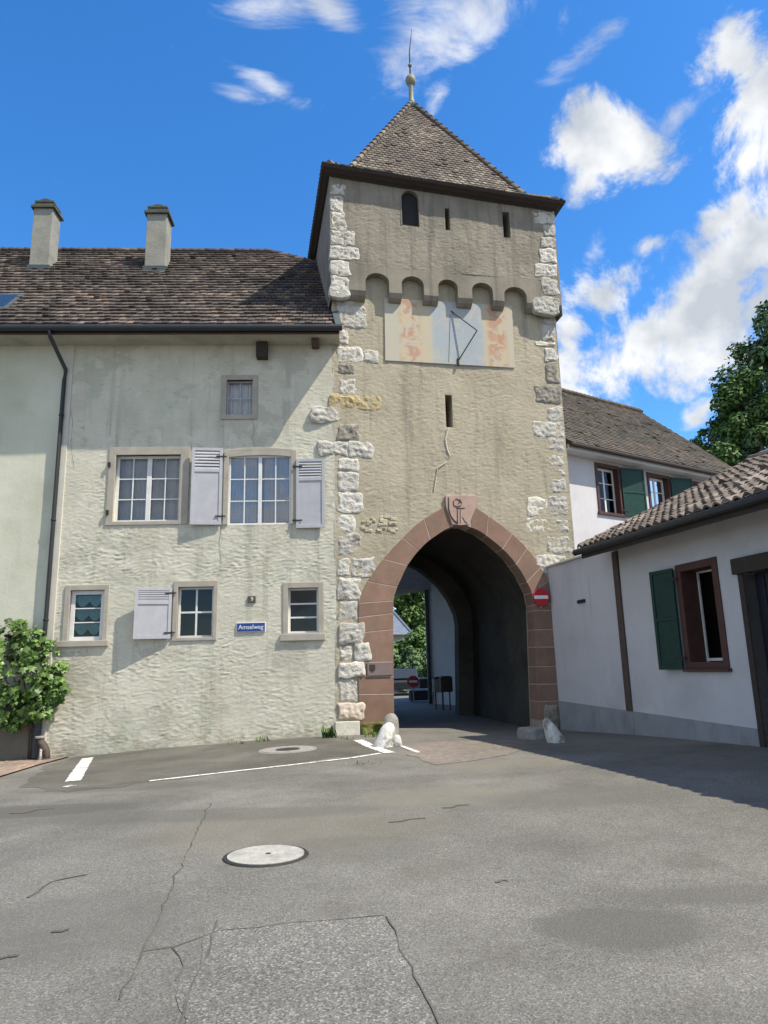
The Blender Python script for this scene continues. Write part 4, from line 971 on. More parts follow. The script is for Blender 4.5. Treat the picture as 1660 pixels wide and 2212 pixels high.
# gutter, eaves board, downpipe
MB().tube([(HL, EV - .09, ZE - .03), (.28, EV - .09, ZE - .03)], .085, 12).build('gutter', M['gutter'], house, smooth=False)
eb = MB(); eb.box(HL, .2, EV + .02, EV + .07, ZE - .15, ZE - .05); MB().box(HL, .2, EV + .07, .06, ZE - .13, ZE - .09).build('soffit', mat('soffit_plaster', (.36, .34, .28), (.44, .42, .35), 1.5, bump=.4, c3=(.28, .265, .22), s3=.8), house)
eb.box(-.55, -.35, EV + .3, -.02, ZE - .26, ZE - .125); eb.build('eaves_board', M['wood_brown'], house)
pp = [(H.on(113, 712, .7)[0], EV - .09, ZE - .08), (H.on(113, 712, .7)[0], EV - .06, ZE - .24), (H.on(143, 795, .08)[0], -.09, 9.5), (-7.08, -.09, 9.2), (-7.08, -.09, 1.0), (-7.08, -.09, .35)]
dp = MB().tube(pp, .052, 10).build('downpipe', M['gutter'], house, smooth=True)
for z in (8.2, 5.4, 2.9): MB().lathe([(.06, 0), (.066, .01), (.066, .04), (.06, .05)], (-7.08, -.09, z), 12).build('pipe_clip', M['iron'], dp)
MB().tube([(-7.08, -.09, 1.3), (-7.08, -.09, -.3)], .085, 10).build('standpipe', mat('cast_iron', (.04, .045, .05), (.07, .075, .08), 8, rough=.6), dp)
# hydrant-like drain fitting at the pipe foot
_q = H.w(H.on(94, 1600, .3)[0], -.3, 0); x, y = _q.x, _q.y; z = gz(x, y); dr = empty('drain_fitting', (x, y, z), .1)
tag(dr, 'rusty cast iron drain fitting on the ground at the foot of the downpipe', 'drain pipe')
k = MB(); k.tube([(-.12, .1, .55), (-.08, .08, .42), (.02, 0, .34), (.1, -.05, .22), (.12, -.06, -.05)], .085, 10); k.lathe([(.12, 0), (.12, .05), (.09, .06)], (.12, -.06, 0), 12); k.build('elbow', mat('rusty_iron', (.05, .04, .033), (.11, .085, .07), 12, bump=.6, rough=.8), dr, smooth=True)
MB().lathe([(.12, 0), (.12, .035), (.10, .05)], (-.11, .1, .5), 12).build('flange', M['grey_stone'], dr)
MB().tube([(.0, -.1, -.02), (.0, -.1, .26)], .03, 8).build('marker_post', M['bollard_white'], dr)
# signs on the house wall
a, b, c, d = rect(H, 513, 1346, 573, 1364); s = empty('street_sign', H.w((a + b) / 2, -.03, (c + d) / 2), H.a)
tag(s, 'blue enamel street name sign with white lettering on the cream house wall', 'sign')
w_, h_ = (b - a) / 2, (d - c) / 2
MB().box(-w_, w_, -.012, .04, -h_, h_).build('plate', M['blue_sign'], s, bevel=.004)
MB().box(-w_ - .012, w_ + .012, -.006, .03, -h_ - .012, h_ + .012).build('border', M['white_sign'], s, bevel=.003)
text_mesh('Amselweg', .16, M['white_sign'], 'lettering', s, (0, -.015, .0), width=2 * w_ * .9)
a, b, c, d = rect(H, 536, 1288, 553, 1302); s = empty('number_plate', H.w((a + b) / 2, -.03, (c + d) / 2), H.a)
tag(s, 'small dark house number plate above the blue street sign', 'sign'); w_, h_ = (b - a) / 2, (d - c) / 2
MB().box(-w_, w_, -.01, .04, -h_, h_).build('plate', mat('olive_plate', (.07, .07, .045), (.10, .10, .07), 8), s, bevel=.004)
text_mesh('9', .14, M['white_sign'], 'number', s, (.01, -.013, 0))

# ================================================================== LOW BUILDING (right)
low = empty('low_building', (W.P[0], W.P[1], 0), W.a)
tag(low, 'single storey white building in shade with pantile roof and open green shutter', 'building')
WL = 16.0
OV = .78
_za, _zb = W.on(1250, 1192, OV), W.on(1655, 1072, OV)
def zg(u): return _za[1] + (_zb[1] - _za[1]) * (u - _za[0]) / (_zb[0] - _za[0])
ww = rect(W, 1480, 1228, 1562, 1432); ww = (5.72, 6.42, 1.52, 3.3)
a1 = W.on(1472, 1330)[0]; b1 = W.on(1562, 1330)[0]
ww = (a1 + .13, b1 - .1, 1.52, 3.26)
du0 = W.on(1628, 1400)[0] + .0; door = (du0, du0 + 1.6, -.9, 3.0)
pst = W.on(1340, 1300)[0]
def fine(x, z): return .0025 * fbm(Vector((x * 4, z * 4, 1)), 3) + .01 * noise.noise(Vector((x * .6, z * .6, 4)))
mb = wall_grid(2.06, WL, -.8, 4.15, .1, .1, [ww, door], fine, 0, None, 5, reveal=.3)
mb.add([(2.06, 0, -.8), (2.06, 8.2, -.8), (2.06, 8.2, 4.1), (2.06, 4.1, 6.1), (2.06, 0, 4.1)], [(0, 1, 2, 3, 4)])
mb.add([(WL, 0, -.8), (WL, 8.2, -.8), (WL, 8.2, 4.1), (WL, 4.1, 6.1), (WL, 0, 4.1)], [(4, 3, 2, 1, 0)])
mb.add([(2.06, 8.2, -.8), (WL, 8.2, -.8), (WL, 8.2, 4.1), (2.06, 8.2, 4.1)], [(0, 1, 2, 3)])
mb.build('wall', M['white_wall'], low, smooth=True, fix=False)
zd = lambda u: .62 - .026 * u
mb = MB()
for s0, s1 in ((pst + .11, door[0] - .02),): mb.hexa([(s0, -.012, -.8), (s1, -.012, -.8), (s1, .05, -.8), (s0, .05, -.8), (s0, -.012, zd(s0)), (s1, -.012, zd(s1)), (s1, .05, zd(s1)), (s0, .05, zd(s0))])
mb.build('base_band', M['base_band'], low)
MB().hexa([(pst - .1, -.05, zd(pst)), (pst + .1, -.05, zd(pst)), (pst + .1, .06, zd(pst)), (pst - .1, .06, zd(pst)), (pst - .1, -.05, 4.0), (pst + .1, -.05, 4.0), (pst + .1, .06, 4.0), (pst - .1, .06, 4.0)]).build('post', M['wood_brown'], low, bevel=.01)
MB().box(pst - .105, pst + .105, -.02, .06, -.6, zd(pst) - .002).build('post_base', M['base_band'], low)
# window with deep dark opening, inward-opened white sash, one shutter folded back
f = MB(); a, b, c, d = ww; fw = .13
f.box(a - fw, a + .015, -.03, .40, c - .1, d + .13); f.box(b - .015, b + fw, -.03, .40, c - .1, d + .13); f.box(a + .015, b - .015, -.028, .40, d - .015, d + .13); f.box(a - fw - .03, b + fw + .04, -.09, .28, c - .16, c - .1); f.box(a + .015, b - .015, -.028, .40, c - .1, c + .015)
wf = f.build('window', M['brown_paint'], low, bevel=.008)
MB().add([(a - .2, .405, c - .2), (b + .2, .405, c - .2), (b + .2, .405, d + .2), (a - .2, .405, d + .2), (a - .2, 1.3, c - .2), (b + .2, 1.3, c - .2), (b + .2, 1.3, d + .2), (a - .2, 1.3, d + .2)], [(4, 5, 6, 7), (0, 1, 5, 4), (1, 2, 6, 5), (2, 3, 7, 6), (3, 0, 4, 7)]).build('room', M['dark_room'], wf)
s_ = MB(); Wd = (b - a) - .016; hh = d - c
s_.box(0, .035, -.02, .02, 0, hh); s_.box(Wd - .05, Wd, -.02, .02, 0, hh); s_.box(.035, Wd - .05, -.019, .019, .02, .07); s_.box(.05, Wd - .05, -.019, .019, hh - .06, hh)
so = s_.build('sash', M['white_paint'], wf); so.location = (a + .008, .36, c + .01)
MB().add([(.05, 0, .06), (Wd - .05, 0, .06), (Wd - .05, 0, hh - .06), (.05, 0, hh - .06)], [(0, 1, 2, 3)]).build('pane', M['glass'], so)
sa_, sb_ = W.on(1420, 1340, .1)[0], a - fw - .01
shutter(low, sa_, sb_, c - .12, d + .08, -.06, M['green_paint'], 8, True, False)
# doorway with heavy lintel and a dark door set back
f = MB(); a, b, c, d = door
f.box(a - .18, b + .25, -.09, .25, d, d + .27); f.build('lintel', M['wood_dark'], low, bevel=.01)
f = MB(); f.box(a - .12, a, -.03, .28, -.8, d); f.box(b, b + .12, -.03, .28, -.8, d); f.build('door_frame', M['wood_dark'], low, bevel=.008)
do = MB().box(a, b, .22, .27, -.8, d)
for i in range(7): do.box(a + .03 + i * .225, a + .22 + i * .225, .2, .225, -.7, d - .05)
dob = do.build('door', mat('dark_door', (.012, .013, .022), (.02, .02, .03), 6, rough=.5), low)
MB().tube([(a + .2, .2, 1.2), (a + .2, .12, 1.2), (a + .32, .12, 1.2)], .012, 8).build('handle', M['copper'], dob)
# roof of pantiles
U0 = W.on(1250, 1190, OV)[0] + .1; RY, RZ = 4.1, 6.22
dv = Vector((0, RY + OV, RZ - 3.98)); SLw = dv.length; dv.normalize()
def LP(u, t, l=0): return (u, -OV + dv.y * t, zg(u) + .04 + dv.z * t + l)
mb = MB(); mb.hexa([LP(U0, 0, -.1), LP(WL + .5, 0, -.1), LP(WL + .5, SLw, -.1), LP(U0, SLw, -.1), LP(U0, 0), LP(WL + .5, 0), LP(WL + .5, SLw), LP(U0, SLw)])
mb.add([LP(U0, SLw), LP(WL + .5, SLw), (WL + .5, 2 * RY + OV, 4.0), (U0, 2 * RY + OV, 4.0)], [(0, 1, 2, 3)])
lr = mb.build('roof', M['under'], low)
dul = Vector((1, 0, zg(1) - zg(0))).normalized()
tiles(LP(U0 - .02, -.06, .01), dul, dv, WL - U0 + .4, SLw, .235, .30, lambda s, t: 0 <= s <= WL - U0 + .4 and t < SLw, th=.02, jit=.006, curve=.075, seed=8).build('tiling', M['tiles_low'], lr, fix=False)
mb = MB(); k = 36
for i in range(k):
    a = U0 + (WL - U0) * i / k; b = U0 + (WL - U0) * (i + 1.1) / k; mb.tube([LP(a, SLw, .08), LP(b, SLw, .05)], .12, 8)
mb.build('ridge_tiles', M['tiles_low'], lr)
mb = MB(); k = 12
for i in range(k): mb.tube([LP(U0 + .03, SLw * i / k, .07), LP(U0 + .03, SLw * (i + 1.1) / k, .04)], .075, 8)
mb.build('verge_tiles', M['tiles_low'], lr)
MB().tube([(U0 - .12, -OV - .07, zg(U0) - .02), (WL, -OV - .07, zg(WL) - .02)], .075, 12).build('gutter', M['gutter'], low)
mb = MB(); mb.hexa([(U0, -OV + .01, zg(U0) - .17), (WL, -OV + .01, zg(WL) - .17), (WL, -OV + .05, zg(WL) - .17), (U0, -OV + .05, zg(U0) - .17), (U0, -OV + .01, zg(U0) + .02), (WL, -OV + .01, zg(WL) + .02), (WL, -OV + .05, zg(WL) + .02), (U0, -OV + .05, zg(U0) + .02)])
mb.hexa([(U0 + .02, -OV + .05, zg(U0) - .13), (WL, -OV + .05, zg(WL) - .13), (WL, .01, zg(WL) + .1), (U0 + .02, .01, zg(U0) + .1), (U0 + .02, -OV + .05, zg(U0) - .1), (WL, -OV + .05, zg(WL) - .1), (WL, .01, zg(WL) + .13), (U0 + .02, .01, zg(U0) + .13)])
mb.build('eaves_board', M['wood_dark'], low)
# garden wall between tower and building
gw = empty('courtyard_wall', (W.P[0], W.P[1], 0), W.a)
tag(gw, 'plain white rendered wall with pale coping between the tower and low building', 'wall')
mb = wall_grid(-.0, 2.05, -.8, 4.14, .1, .1, [], fine, .002, None, 9); mb.add([(0, .3, -.8), (2.05, .3, -.8), (2.05, .3, 4.14), (0, .3, 4.14)], [(0, 3, 2, 1)])
mb.build('wall', M['white_wall'], gw, smooth=True, fix=False)
MB().hexa([(-.1, -.06, 4.10), (2.04, -.06, 4.10), (2.04, .36, 4.18), (-.1, .36, 4.18), (-.1, -.06, 4.15), (2.04, -.06, 4.15), (2.04, .36, 4.26), (-.1, .36, 4.26)]).build('coping', M['flat_stone'], gw, bevel=.008)
MB().hexa([(0, -.012, -.8), (2.05, -.012, -.8), (2.05, .05, -.8), (0, .05, -.8), (0, -.012, zd(0)), (2.05, -.012, zd(2.05)), (2.05, .05, zd(2.05)), (0, .05, zd(0))]).build('base_band', M['base_band'], gw)
u, z = W.on(1258, 1299); MB().box(u - .17, u + .17, -.05, .02, z - .04, z + .04).build('vent', M['iron'], gw, bevel=.005)
# the stretch of building wall left of the post belongs with the dado
MB().hexa([(2.06, -.012, -.8), (pst - .11, -.012, -.8), (pst - .11, .05, -.8), (2.06, .05, -.8), (2.06, -.012, zd(2.06)), (pst - .11, -.012, zd(pst)), (pst - .11, .05, zd(pst)), (2.06, .05, zd(2.06))]).build('base_band', M['base_band'], low)

# ================================================================== WHITE HOUSE BEHIND
bh = empty('white_house', (B.P[0], B.P[1], 0), B.a)
tag(bh, 'white two storey house with long mossy roof behind the low building and the gate', 'house')
ZB = 9.02; b0, b1 = -.05, 10.4; DB = 8.4; RYB, RZB = 4.5, 13.7
bw = [rect(B, 1293, 1010, 1338, 1108), rect(B, 1405, 1033, 1446, 1112), rect(B, 1492, 1046, 1530, 1120)]
zt, zb = bw[0][3], bw[0][2]; bw = [(a, b, zb, zt) for a, b, _, _ in bw]
mb = wall_grid(b0, b1, -.5, ZB, .3, .3, bw, None, 0, None, 0, reveal=.35)
mb.add([(b0, 0, -.5), (b0, DB, -.5), (b0, DB, ZB), (b0, RYB, RZB - .2), (b0, 0, ZB)], [(0, 1, 2, 3, 4)])
mb.add([(b1, 0, -.5), (b1, DB, -.5), (b1, DB, ZB), (b1, RYB, RZB - .2), (b1, 0, ZB)], [(4, 3, 2, 1, 0)])
mb.add([(b0, DB, -.5), (b1, DB, -.5), (b1, DB, ZB), (b0, DB, ZB)], [(0, 3, 2, 1)])
mb.build('wall', M['white_wall'], bh, fix=False)
for a, b, c, d in bw:
    f = MB(); f.box(a - .1, a + .02, -.04, .34, c - .1, d + .1); f.box(b - .02, b + .1, -.04, .34, c - .1, d + .1); f.box(a + .02, b - .02, -.038, .34, d - .02, d + .1); f.box(a - .14, b + .14, -.08, .34, c - .1, c)
    wo = f.build('window', M['brown_paint'], bh, bevel=.006)
    y0 = .2; s_ = MB(); w2 = b - a; q = .05
    s_.box(a + .02, a + .09, y0, y0 + .05, c, d - .02); s_.box(b - .09, b - .02, y0, y0 + .05, c, d - .02); s_.box(a + .09, b - .09, y0, y0 + .05, c, c + .08); s_.box(a + .09, b - .09, y0, y0 + .05, d - .1, d - .02)
    s_.box((a + b) / 2 - .04, (a + b) / 2 + .04, y0, y0 + .05, c + .08, d - .1)
    for j in (1, 2): z = c + (d - c) * j / 3; s_.box(a + .09, b - .09, y0 + .01, y0 + .04, z - .015, z + .015)
    s_.build('sash', M['white_paint'], wo)
    MB().add([(a, y0 + .025, c), (b, y0 + .025, c), (b, y0 + .025, d), (a, y0 + .025, d)], [(0, 1, 2, 3)]).build('pane', M['glass'], wo)
    MB().add([(a - .1, .36, c - .1), (b + .1, .36, c - .1), (b + .1, .36, d + .1), (a - .1, .36, d + .1), (a - .1, 1, c - .1), (b + .1, 1, c - .1), (b + .1, 1, d + .1), (a - .1, 1, d + .1)], [(4, 5, 6, 7), (0, 1, 5, 4), (1, 2, 6, 5), (2, 3, 7, 6), (3, 0, 4, 7)]).build('room', M['dark_room'], wo)
    shutter(bh, b + .1, b + .1 + (b - a) * .92, c - .06, d + .06, -.05, M['green_paint'], 12, False, False)
EVB = -.55; ZEB = ZB + .02; dv = Vector((0, RYB - EVB, RZB - ZEB)); SLb = dv.length; dv.normalize()
def BP(u, t, l=0): return (u, EVB + dv.y * t, ZEB + dv.z * t + l)
g0_, g1_ = b0 - .3, b1 + .35
mb = MB(); mb.hexa([BP(g0_, 0, -.14), BP(g1_, 0, -.14), BP(g1_, SLb, -.14), BP(g0_, SLb, -.14), BP(g0_, 0), BP(g1_, 0), BP(g1_, SLb), BP(g0_, SLb)])
mb.hexa([BP(g0_, SLb, -.14), BP(g1_, SLb, -.14), (g1_, DB + .55, ZEB - .14), (g0_, DB + .55, ZEB - .14), BP(g0_, SLb), BP(g1_, SLb), (g1_, DB + .55, ZEB), (g0_, DB + .55, ZEB)])
br = mb.build('roof', M['under'], bh)
tiles(BP(g0_, -.03, .0), (1, 0, 0), dv, g1_ - g0_, SLb, .19, .19, lambda s, t: 0 <= s <= g1_ - g0_ and t < SLb, th=.025, jit=.012, rounded=True, seed=12).build('tiling', M['tiles_back'], br, fix=False)
mb = MB(); k = 40
for i in range(k): mb.tube([BP(g0_ + (g1_ - g0_) * i / k, SLb, .06), BP(g0_ + (g1_ - g0_) * (i + 1.1) / k, SLb, .03)], .12, 8)
mb.build('ridge_tiles', M['tiles_back'], br)
MB().tube([BP(g0_, -.1, -.06), BP(g1_, -.1, -.06)], .08, 10).build('gutter', M['wood_dark'], bh)
mb = MB(); mb.box(g0_, g1_, EVB + .03, EVB + .08, ZEB - .3, ZEB - .1); mb.box(g0_, g1_, EVB + .08, -.01, ZEB - .28, ZEB - .24); mb.build('eaves_board', M['white_wall'], bh)

# ================================================================== SMALL THINGS AT THE GATE
def guard(px, py, pts_scale, name, label, prof, m, lean=(0, 0), group=None, sz=1.0):
    x, y = onground(px, py); z = gz(x, y); mb = MB(); n_ = 22; vs = []
    for r, h in prof:
        for k in range(n_):
            q = 2 * math.pi * k / n_; rr = r * (1 + .14 * noise.noise(Vector((math.cos(q) * 1.6 + px, math.sin(q) * 1.6, h * 3.2))) + .05 * noise.noise(Vector((math.cos(q) * 5 + px, math.sin(q) * 5, h * 11)))) * sz
            vs.append((rr * math.cos(q) * pts_scale + lean[0] * h, rr * math.sin(q) + lean[1] * h, h * sz))
    m_ = len(prof); fs = [(i * n_ + k, i * n_ + (k + 1) % n_, (i + 1) * n_ + (k + 1) % n_, (i + 1) * n_ + k) for i in range(m_ - 1) for k in range(n_)] + [tuple((m_ - 1) * n_ + k for k in range(n_))]
    mb.add(vs, fs); o = mb.build(name, m, None, smooth=True); o.location = (x, y, z); return tag(o, label, 'stone', group)
gs = 'guard stones at the foot of the gate'
guard(829, 1612, .85, 'guard_stone', 'large whitewashed rounded guard stone leaning at the left gate jamb', [(.34, -.1), (.33, .04), (.305, .15), (.265, .29), (.21, .42), (.15, .51), (.065, .56), (.01, .57)], M['bollard_white'], (.22, .1), gs, .82)
guard(858, 1612, 1.0, 'guard_stone', 'little whitewashed stone just right of the large guard stone', [(.10, -.05), (.10, .08), (.085, .16), (.06, .21), (.02, .23)], M['bollard_white'], (0, 0), gs)
guard(843, 1585, 1.0, 'guard_stone', 'grey rounded kerb stone behind the large white guard stone', [(.23, -.1), (.22, .2), (.19, .36), (.12, .46), (.03, .5)], M['grey_stone'], (.05, 0), gs)
guard(1203, 1603, .7, 'guard_stone', 'slanting half whitewashed guard stone at the right jamb by the shaded wall', [(.25, -.1), (.25, .08), (.21, .2), (.165, .32), (.10, .42), (.02, .47)], M['bollard_white'], (-.38, .1), gs)
x, y = onground(1146, 1596); o = empty('kerb_block', (x, y, gz(x, y)), R(-58)); tag(o, 'low grey stone block lying along the right jamb of the arch', 'stone')
rock(-.3, .3, -.2, .24, None, .05, 14, 3, .03, .28, -.1).build('block', M['grey_stone'], o, smooth=True, fix=False)
a, b, c, d = rect(T, 1177, 1523, 1208, 1556, .06); rock(a, b, c - .5, d, None, .06, 12, 6, .03, .2, -.04).build('quoin', M['quoin_dark'], tower, smooth=True, fix=False)
# no-entry sign
u, z = T.on(1169, 1290, .14); s = empty('no_entry_sign', T.w(u, -.14, z), T.a); tag(s, 'round red no entry sign with white bar on the right arch jamb', 'sign')
r_ = .235; k = 40
disc = lambda r, y0, y1: MB().prism([(r * math.cos(2 * math.pi * i / k), r * math.sin(2 * math.pi * i / k)) for i in range(k)], y0, y1)
disc(r_, -.012, .012).build('disc', M['red_sign'], s, bevel=.003)
MB().box(-r_ * .82, r_ * .82, -.016, -.013, -.045, .045).build('bar', M['white_sign'], s)
MB().tube([(0, .03, -.3), (0, .03, .34)], .02, 8).build('bracket', M['grey_stone'], s)
# plaque on the left jamb
a, b, c, d = rect(T, 793, 1431, 846, 1459); s = empty('plaque', T.w((a + b) / 2, -.05, (c + d) / 2), T.a); tag(s, 'grey information plaque with a dark emblem on the left arch jamb', 'plaque')
w_, h_ = (b - a) / 2, (d - c) / 2
MB().box(-w_, w_, -.02, .02, -h_, h_).build('plate', M['plaque'], s, bevel=.004)
e = MB(); e.prism([(-w_ * .82, h_ * .7), (-w_ * .82, -h_ * .1), (-w_ * .6, -h_ * .5), (-w_ * .36, -h_ * .1), (-w_ * .36, h_ * .7)], -.028, -.021); e.build('emblem', M['carving'], s)

# weeds
def weed(px, py, h, nleaf, label, spread=.16):
    x, y = onground(px, py); mb = MB(); rr = random.Random(px)
    for i in range(nleaf):
        q = rr.uniform(0, 6.28); l = h * rr.uniform(.45, 1.1); w = l * .09; s = rr.uniform(.0, spread); bx, by = s * math.cos(q * 1.7) * 1.6, s * math.sin(q * 1.7) * .5
        d_ = Vector((math.cos(q), math.sin(q) * .6, 0)); up = rr.uniform(.5, 1.3); nn_ = Vector((-d_.y, d_.x, 0)).normalized() * w
        p0 = Vector((bx, by, 0)); p1 = p0 + d_ * l * .35 + Vector((0, 0, l * .6 * up)); p2 = p0 + d_ * l * .8 + Vector((0, 0, l * .8 * up))
        mb.add([p0 - nn_ * .4, p0 + nn_ * .4, p1 + nn_, p2, p1 - nn_], [(0, 1, 2, 4), (4, 2, 3)])
    o = mb.build('weed', M['leaf_vine'], None, fix=False); o.location = (x, y, gz(x, y)); tag(o, label, 'weed', 'weeds at the wall foot')
weed(717, 1594, .30, 60, 'tallest green weed tuft at the corner of tower and house')
weed(570, 1602, .14, 40, 'weed tuft at the house wall above the grey manhole cover')
weed(525, 1607, .10, 36, 'small weed tuft at the house wall left of the other tufts', .25)
weed(752, 1598, .10, 30, 'low weeds growing before the pale base block of the tower', .25)
weed(785, 1652, .07, 50, 'flat weeds in the asphalt below the painted line corner', .4)
weed(815, 1592, .2, 40, 'weeds before the mossy footing beside the large guard stone', .2)

# grape vine
vx = H.w(-7.9, -.25, 0); vine = empty('grape_vine', (vx.x, vx.y, gz(vx.x, vx.y)), H.a); tag(vine, 'leafy green grape vine covering the wall by the downpipe', 'vine')
rr = random.Random(5)
leafp = [(0, 0), (.28, -.12), (.52, .1), (.38, .3), (.62, .55), (.3, .62), (.12, .62), (0, 1.0), (-.12, .62), (-.3, .62), (-.62, .55), (-.38, .3), (-.52, .1), (-.28, -.12)]
z0v = -gz(vx.x, vx.y)
blobs = []
for px, py, rp_, off in [(10, 1400, 62, .35), (60, 1400, 45, .4), (30, 1450, 70, .5), (90, 1440, 45, .4), (110, 1470, 30, .3), (95, 1490, 35, .3), (60, 1500, 45, .35), (20, 1520, 34, .3), (45, 1550, 20, .25), (90, 1535, 24, .28), (5, 1555, 22, .3), (125, 1478, 20, .3), (70, 1375, 26, .3), (128, 1440, 14, .3), (135, 1490, 12, .3), (40, 1352, 14, .3), (105, 1395, 12, .3), (30, 1570, 12, .3), (-30, 1420, 70, .4), (-60, 1460, 80, .5), (75, 1530, 26, .22), (20, 1380, 34, .3), (115, 1500, 22, .25), (-20, 1500, 40, .3)]:
    u, z = H.on(px, py, off); blobs.append((u + 7.9, -off + .25, z + z0v, rp_ / 1530 * 17.2))
mb = MB()
for i in range(1500):
    bu, by, bz, br_ = blobs[rr.randrange(len(blobs))]
    d_ = Vector((rr.gauss(0, 1), rr.gauss(0, 1), rr.gauss(0, 1))).normalized(); k = br_ * rr.uniform(.45, 1.0) ** .6
    c = Vector((bu, by, bz)) + Vector((d_.x * k, d_.y * min(k, .33), d_.z * k))
    if c.y > .2: c.y = .2 - rr.uniform(0, .2)
    nrm = (d_ * .6 + Vector((0, -.6, .7)) + Vector((rr.uniform(-.6, .6), rr.uniform(-.6, .6), rr.uniform(-.5, .5)))).normalized()
    tx = nrm.cross(Vector((rr.uniform(-1, 1), .2, -1))).normalized(); ty = tx.cross(nrm); s = rr.uniform(.06, .12) if rr.random() < .45 else rr.uniform(.12, .22)
    mb.add([c + tx * p[0] * s + ty * (p[1] - .4) * s - nrm * abs(p[0]) * s * .35 for p in leafp], [tuple(range(len(leafp)))])
mb.build('foliage', M['leaf_vine'], vine, fix=False)
st = MB()
for k in range(4):
    x_ = .66 + k * .035; st.tube([(x_, .17, -.1), (x_ - .03 + k * .02, .16, .6), (x_ - .04 - .1 * k, .14, 1.3), (x_ - .3 * k, .05, 2.1)], .02, 6, .01)
st.build('stem', M['bark'], vine, smooth=True)

# ================================================================== TREES
def leafcloud(mb, blobs, count, s0, s1, rr, flat=1.0):
    tot = sum(b[3] ** 2 for b in blobs); 
    for bx, by, bz, br_ in blobs:
        for i in range(int(count * br_ ** 2 / tot)):
            d_ = Vector((rr.gauss(0, 1), rr.gauss(0, 1), rr.gauss(0, 1))).normalized()
            k = br_ * (rr.random() ** .35) * (1 + .25 * noise.noise(d_ * 2.2 + Vector((bx, by, bz))))
            c = Vector((bx, by, bz)) + Vector((d_.x, d_.y, d_.z * flat)) * k
            nrm = (d_ * .7 + Vector((0, 0, .5)) + Vector((rr.uniform(-.7, .7), rr.uniform(-.7, .7), rr.uniform(-.7, .7)))).normalized()
            tx = nrm.orthogonal().normalized(); ty = nrm.cross(tx); q = rr.uniform(0, 6.28); tx, ty = tx * math.cos(q) + ty * math.sin(q), ty * math.cos(q) - tx * math.sin(q)
            s = rr.uniform(s0, s1)
            mb.add([c - tx * s * .5, c + ty * s * .3 - nrm * s * .1, c + tx * s * .5, c - ty * s * .3 - nrm * s * .1], [(0, 1, 2, 3)])
def tree(name, label, base, H_, cr, lobes, count, m, seed, leaf=(.25, .45), group=None, conic=False, cat='tree', low_=.25):
    rr = random.Random(seed); root = empty(name, base); tag(root, label, cat, group)
    blobs = []
    for i in range(lobes):
        f = rr.uniform(low_, 1.0)
        env = (1 - f) * 1.05 + .08 if conic else math.sin(math.pi * min(.97, (f - low_ + .12) / (1.12 - low_))) ** .6
        q = rr.uniform(0, 6.28); rad = cr * env * rr.uniform(.35, 1.0)
        blobs.append((rad * math.cos(q), rad * math.sin(q), H_ * f * .95, cr * rr.uniform(.16, .36) * (.5 + .5 * env)))
    mb = MB(); leafcloud(mb, blobs, count, leaf[0], leaf[1], rr, .8); mb.build('crown', m, root, fix=False)
    tk = MB(); r0 = H_ * .022
    tk.tube([(0, 0, -1), (.05, .03, H_ * .3), (-.06, .05, H_ * .6), (0, 0, H_ * .92)], r0, 8, r0 * .2)
    for b_ in blobs[::3]:
        z = max(H_ * .18, b_[2] - math.hypot(b_[0], b_[1]) * .8); tk.tube([(0, 0, z), (b_[0] * .5, b_[1] * .5, (z + b_[2]) / 2 + .1), (b_[0], b_[1], b_[2])], r0 * .4, 6, r0 * .08)
    tk.build('trunk', M['bark'], root, smooth=True)
    return root
# wooded slope on the right
mb = MB(); hx = [10 + 4 * i for i in range(26)]; hy = [38 + 4 * i for i in range(24)]
def hz(x, y):
    a = max(0, min(1, (x - 10) / 14)); b = max(0, min(1, (y - 38) / 10)); a = a * a * (3 - 2 * a); b = b * b * (3 - 2 * b)
    return -.3 + a * b * (9 + 5 * max(0, min(1, (x - 20) / 40)))
mb.v = [(x, y, hz(x, y) + .6 * noise.noise(Vector((x * .2, y * .2, 0)))* min(1, max(0, hz(x, y)))) for y in hy for x in hx]; k = len(hx)
mb.f = [(j * k + i, j * k + i + 1, (j + 1) * k + i + 1, (j + 1) * k + i) for j in range(len(hy) - 1) for i in range(k - 1)]
tag(mb.build('hill', M['grass'], smooth=True, fix=False), kind='structure')
hg = 'trees on the wooded slope behind the roofs'
def hill_tree(px, ytop, Y, cr, lobes, count, m, seed, label, leaf=(.3, .55), low_=.25):
    top = at(px, ytop, Y); base = (top.x, top.y, hz(top.x, top.y) - .3)
    return tree('tree', label, base, (top.z - base[2]) / 1.02, cr, lobes, count, M[m], seed, leaf, hg, low_=low_)
hill_tree(1690, 610, 46, 5.6, 90, 26000, 'leaf_dark', 21, 'tallest dark leafy tree cut off by the right edge, above the low roof', (.25, .5), .12)
hill_tree(1600, 775, 44, 3.3, 60, 14000, 'leaf_mid', 22, 'lighter green tree leaning out left of the tallest dark tree', (.25, .45), .12)
hill_tree(1530, 905, 48, 2.3, 40, 8000, 'leaf_mid', 23, 'low rounded tree just above the end of the mossy roof ridge', (.22, .4), .1)
hill_tree(1635, 890, 42, 2.8, 50, 10000, 'leaf_dark', 24, 'dark bushy tree between the two roofs below the tallest tree', (.22, .4), .1)
hill_tree(1570, 945, 45, 2.2, 36, 8000, 'leaf_dark', 26, 'squat dark tree filling the gap behind the mossy roof verge', (.22, .4), .1)
hill_tree(1780, 700, 50, 5.5, 50, 9000, 'leaf_dark', 25, 'dark tree mostly outside the right edge behind the tallest tree')

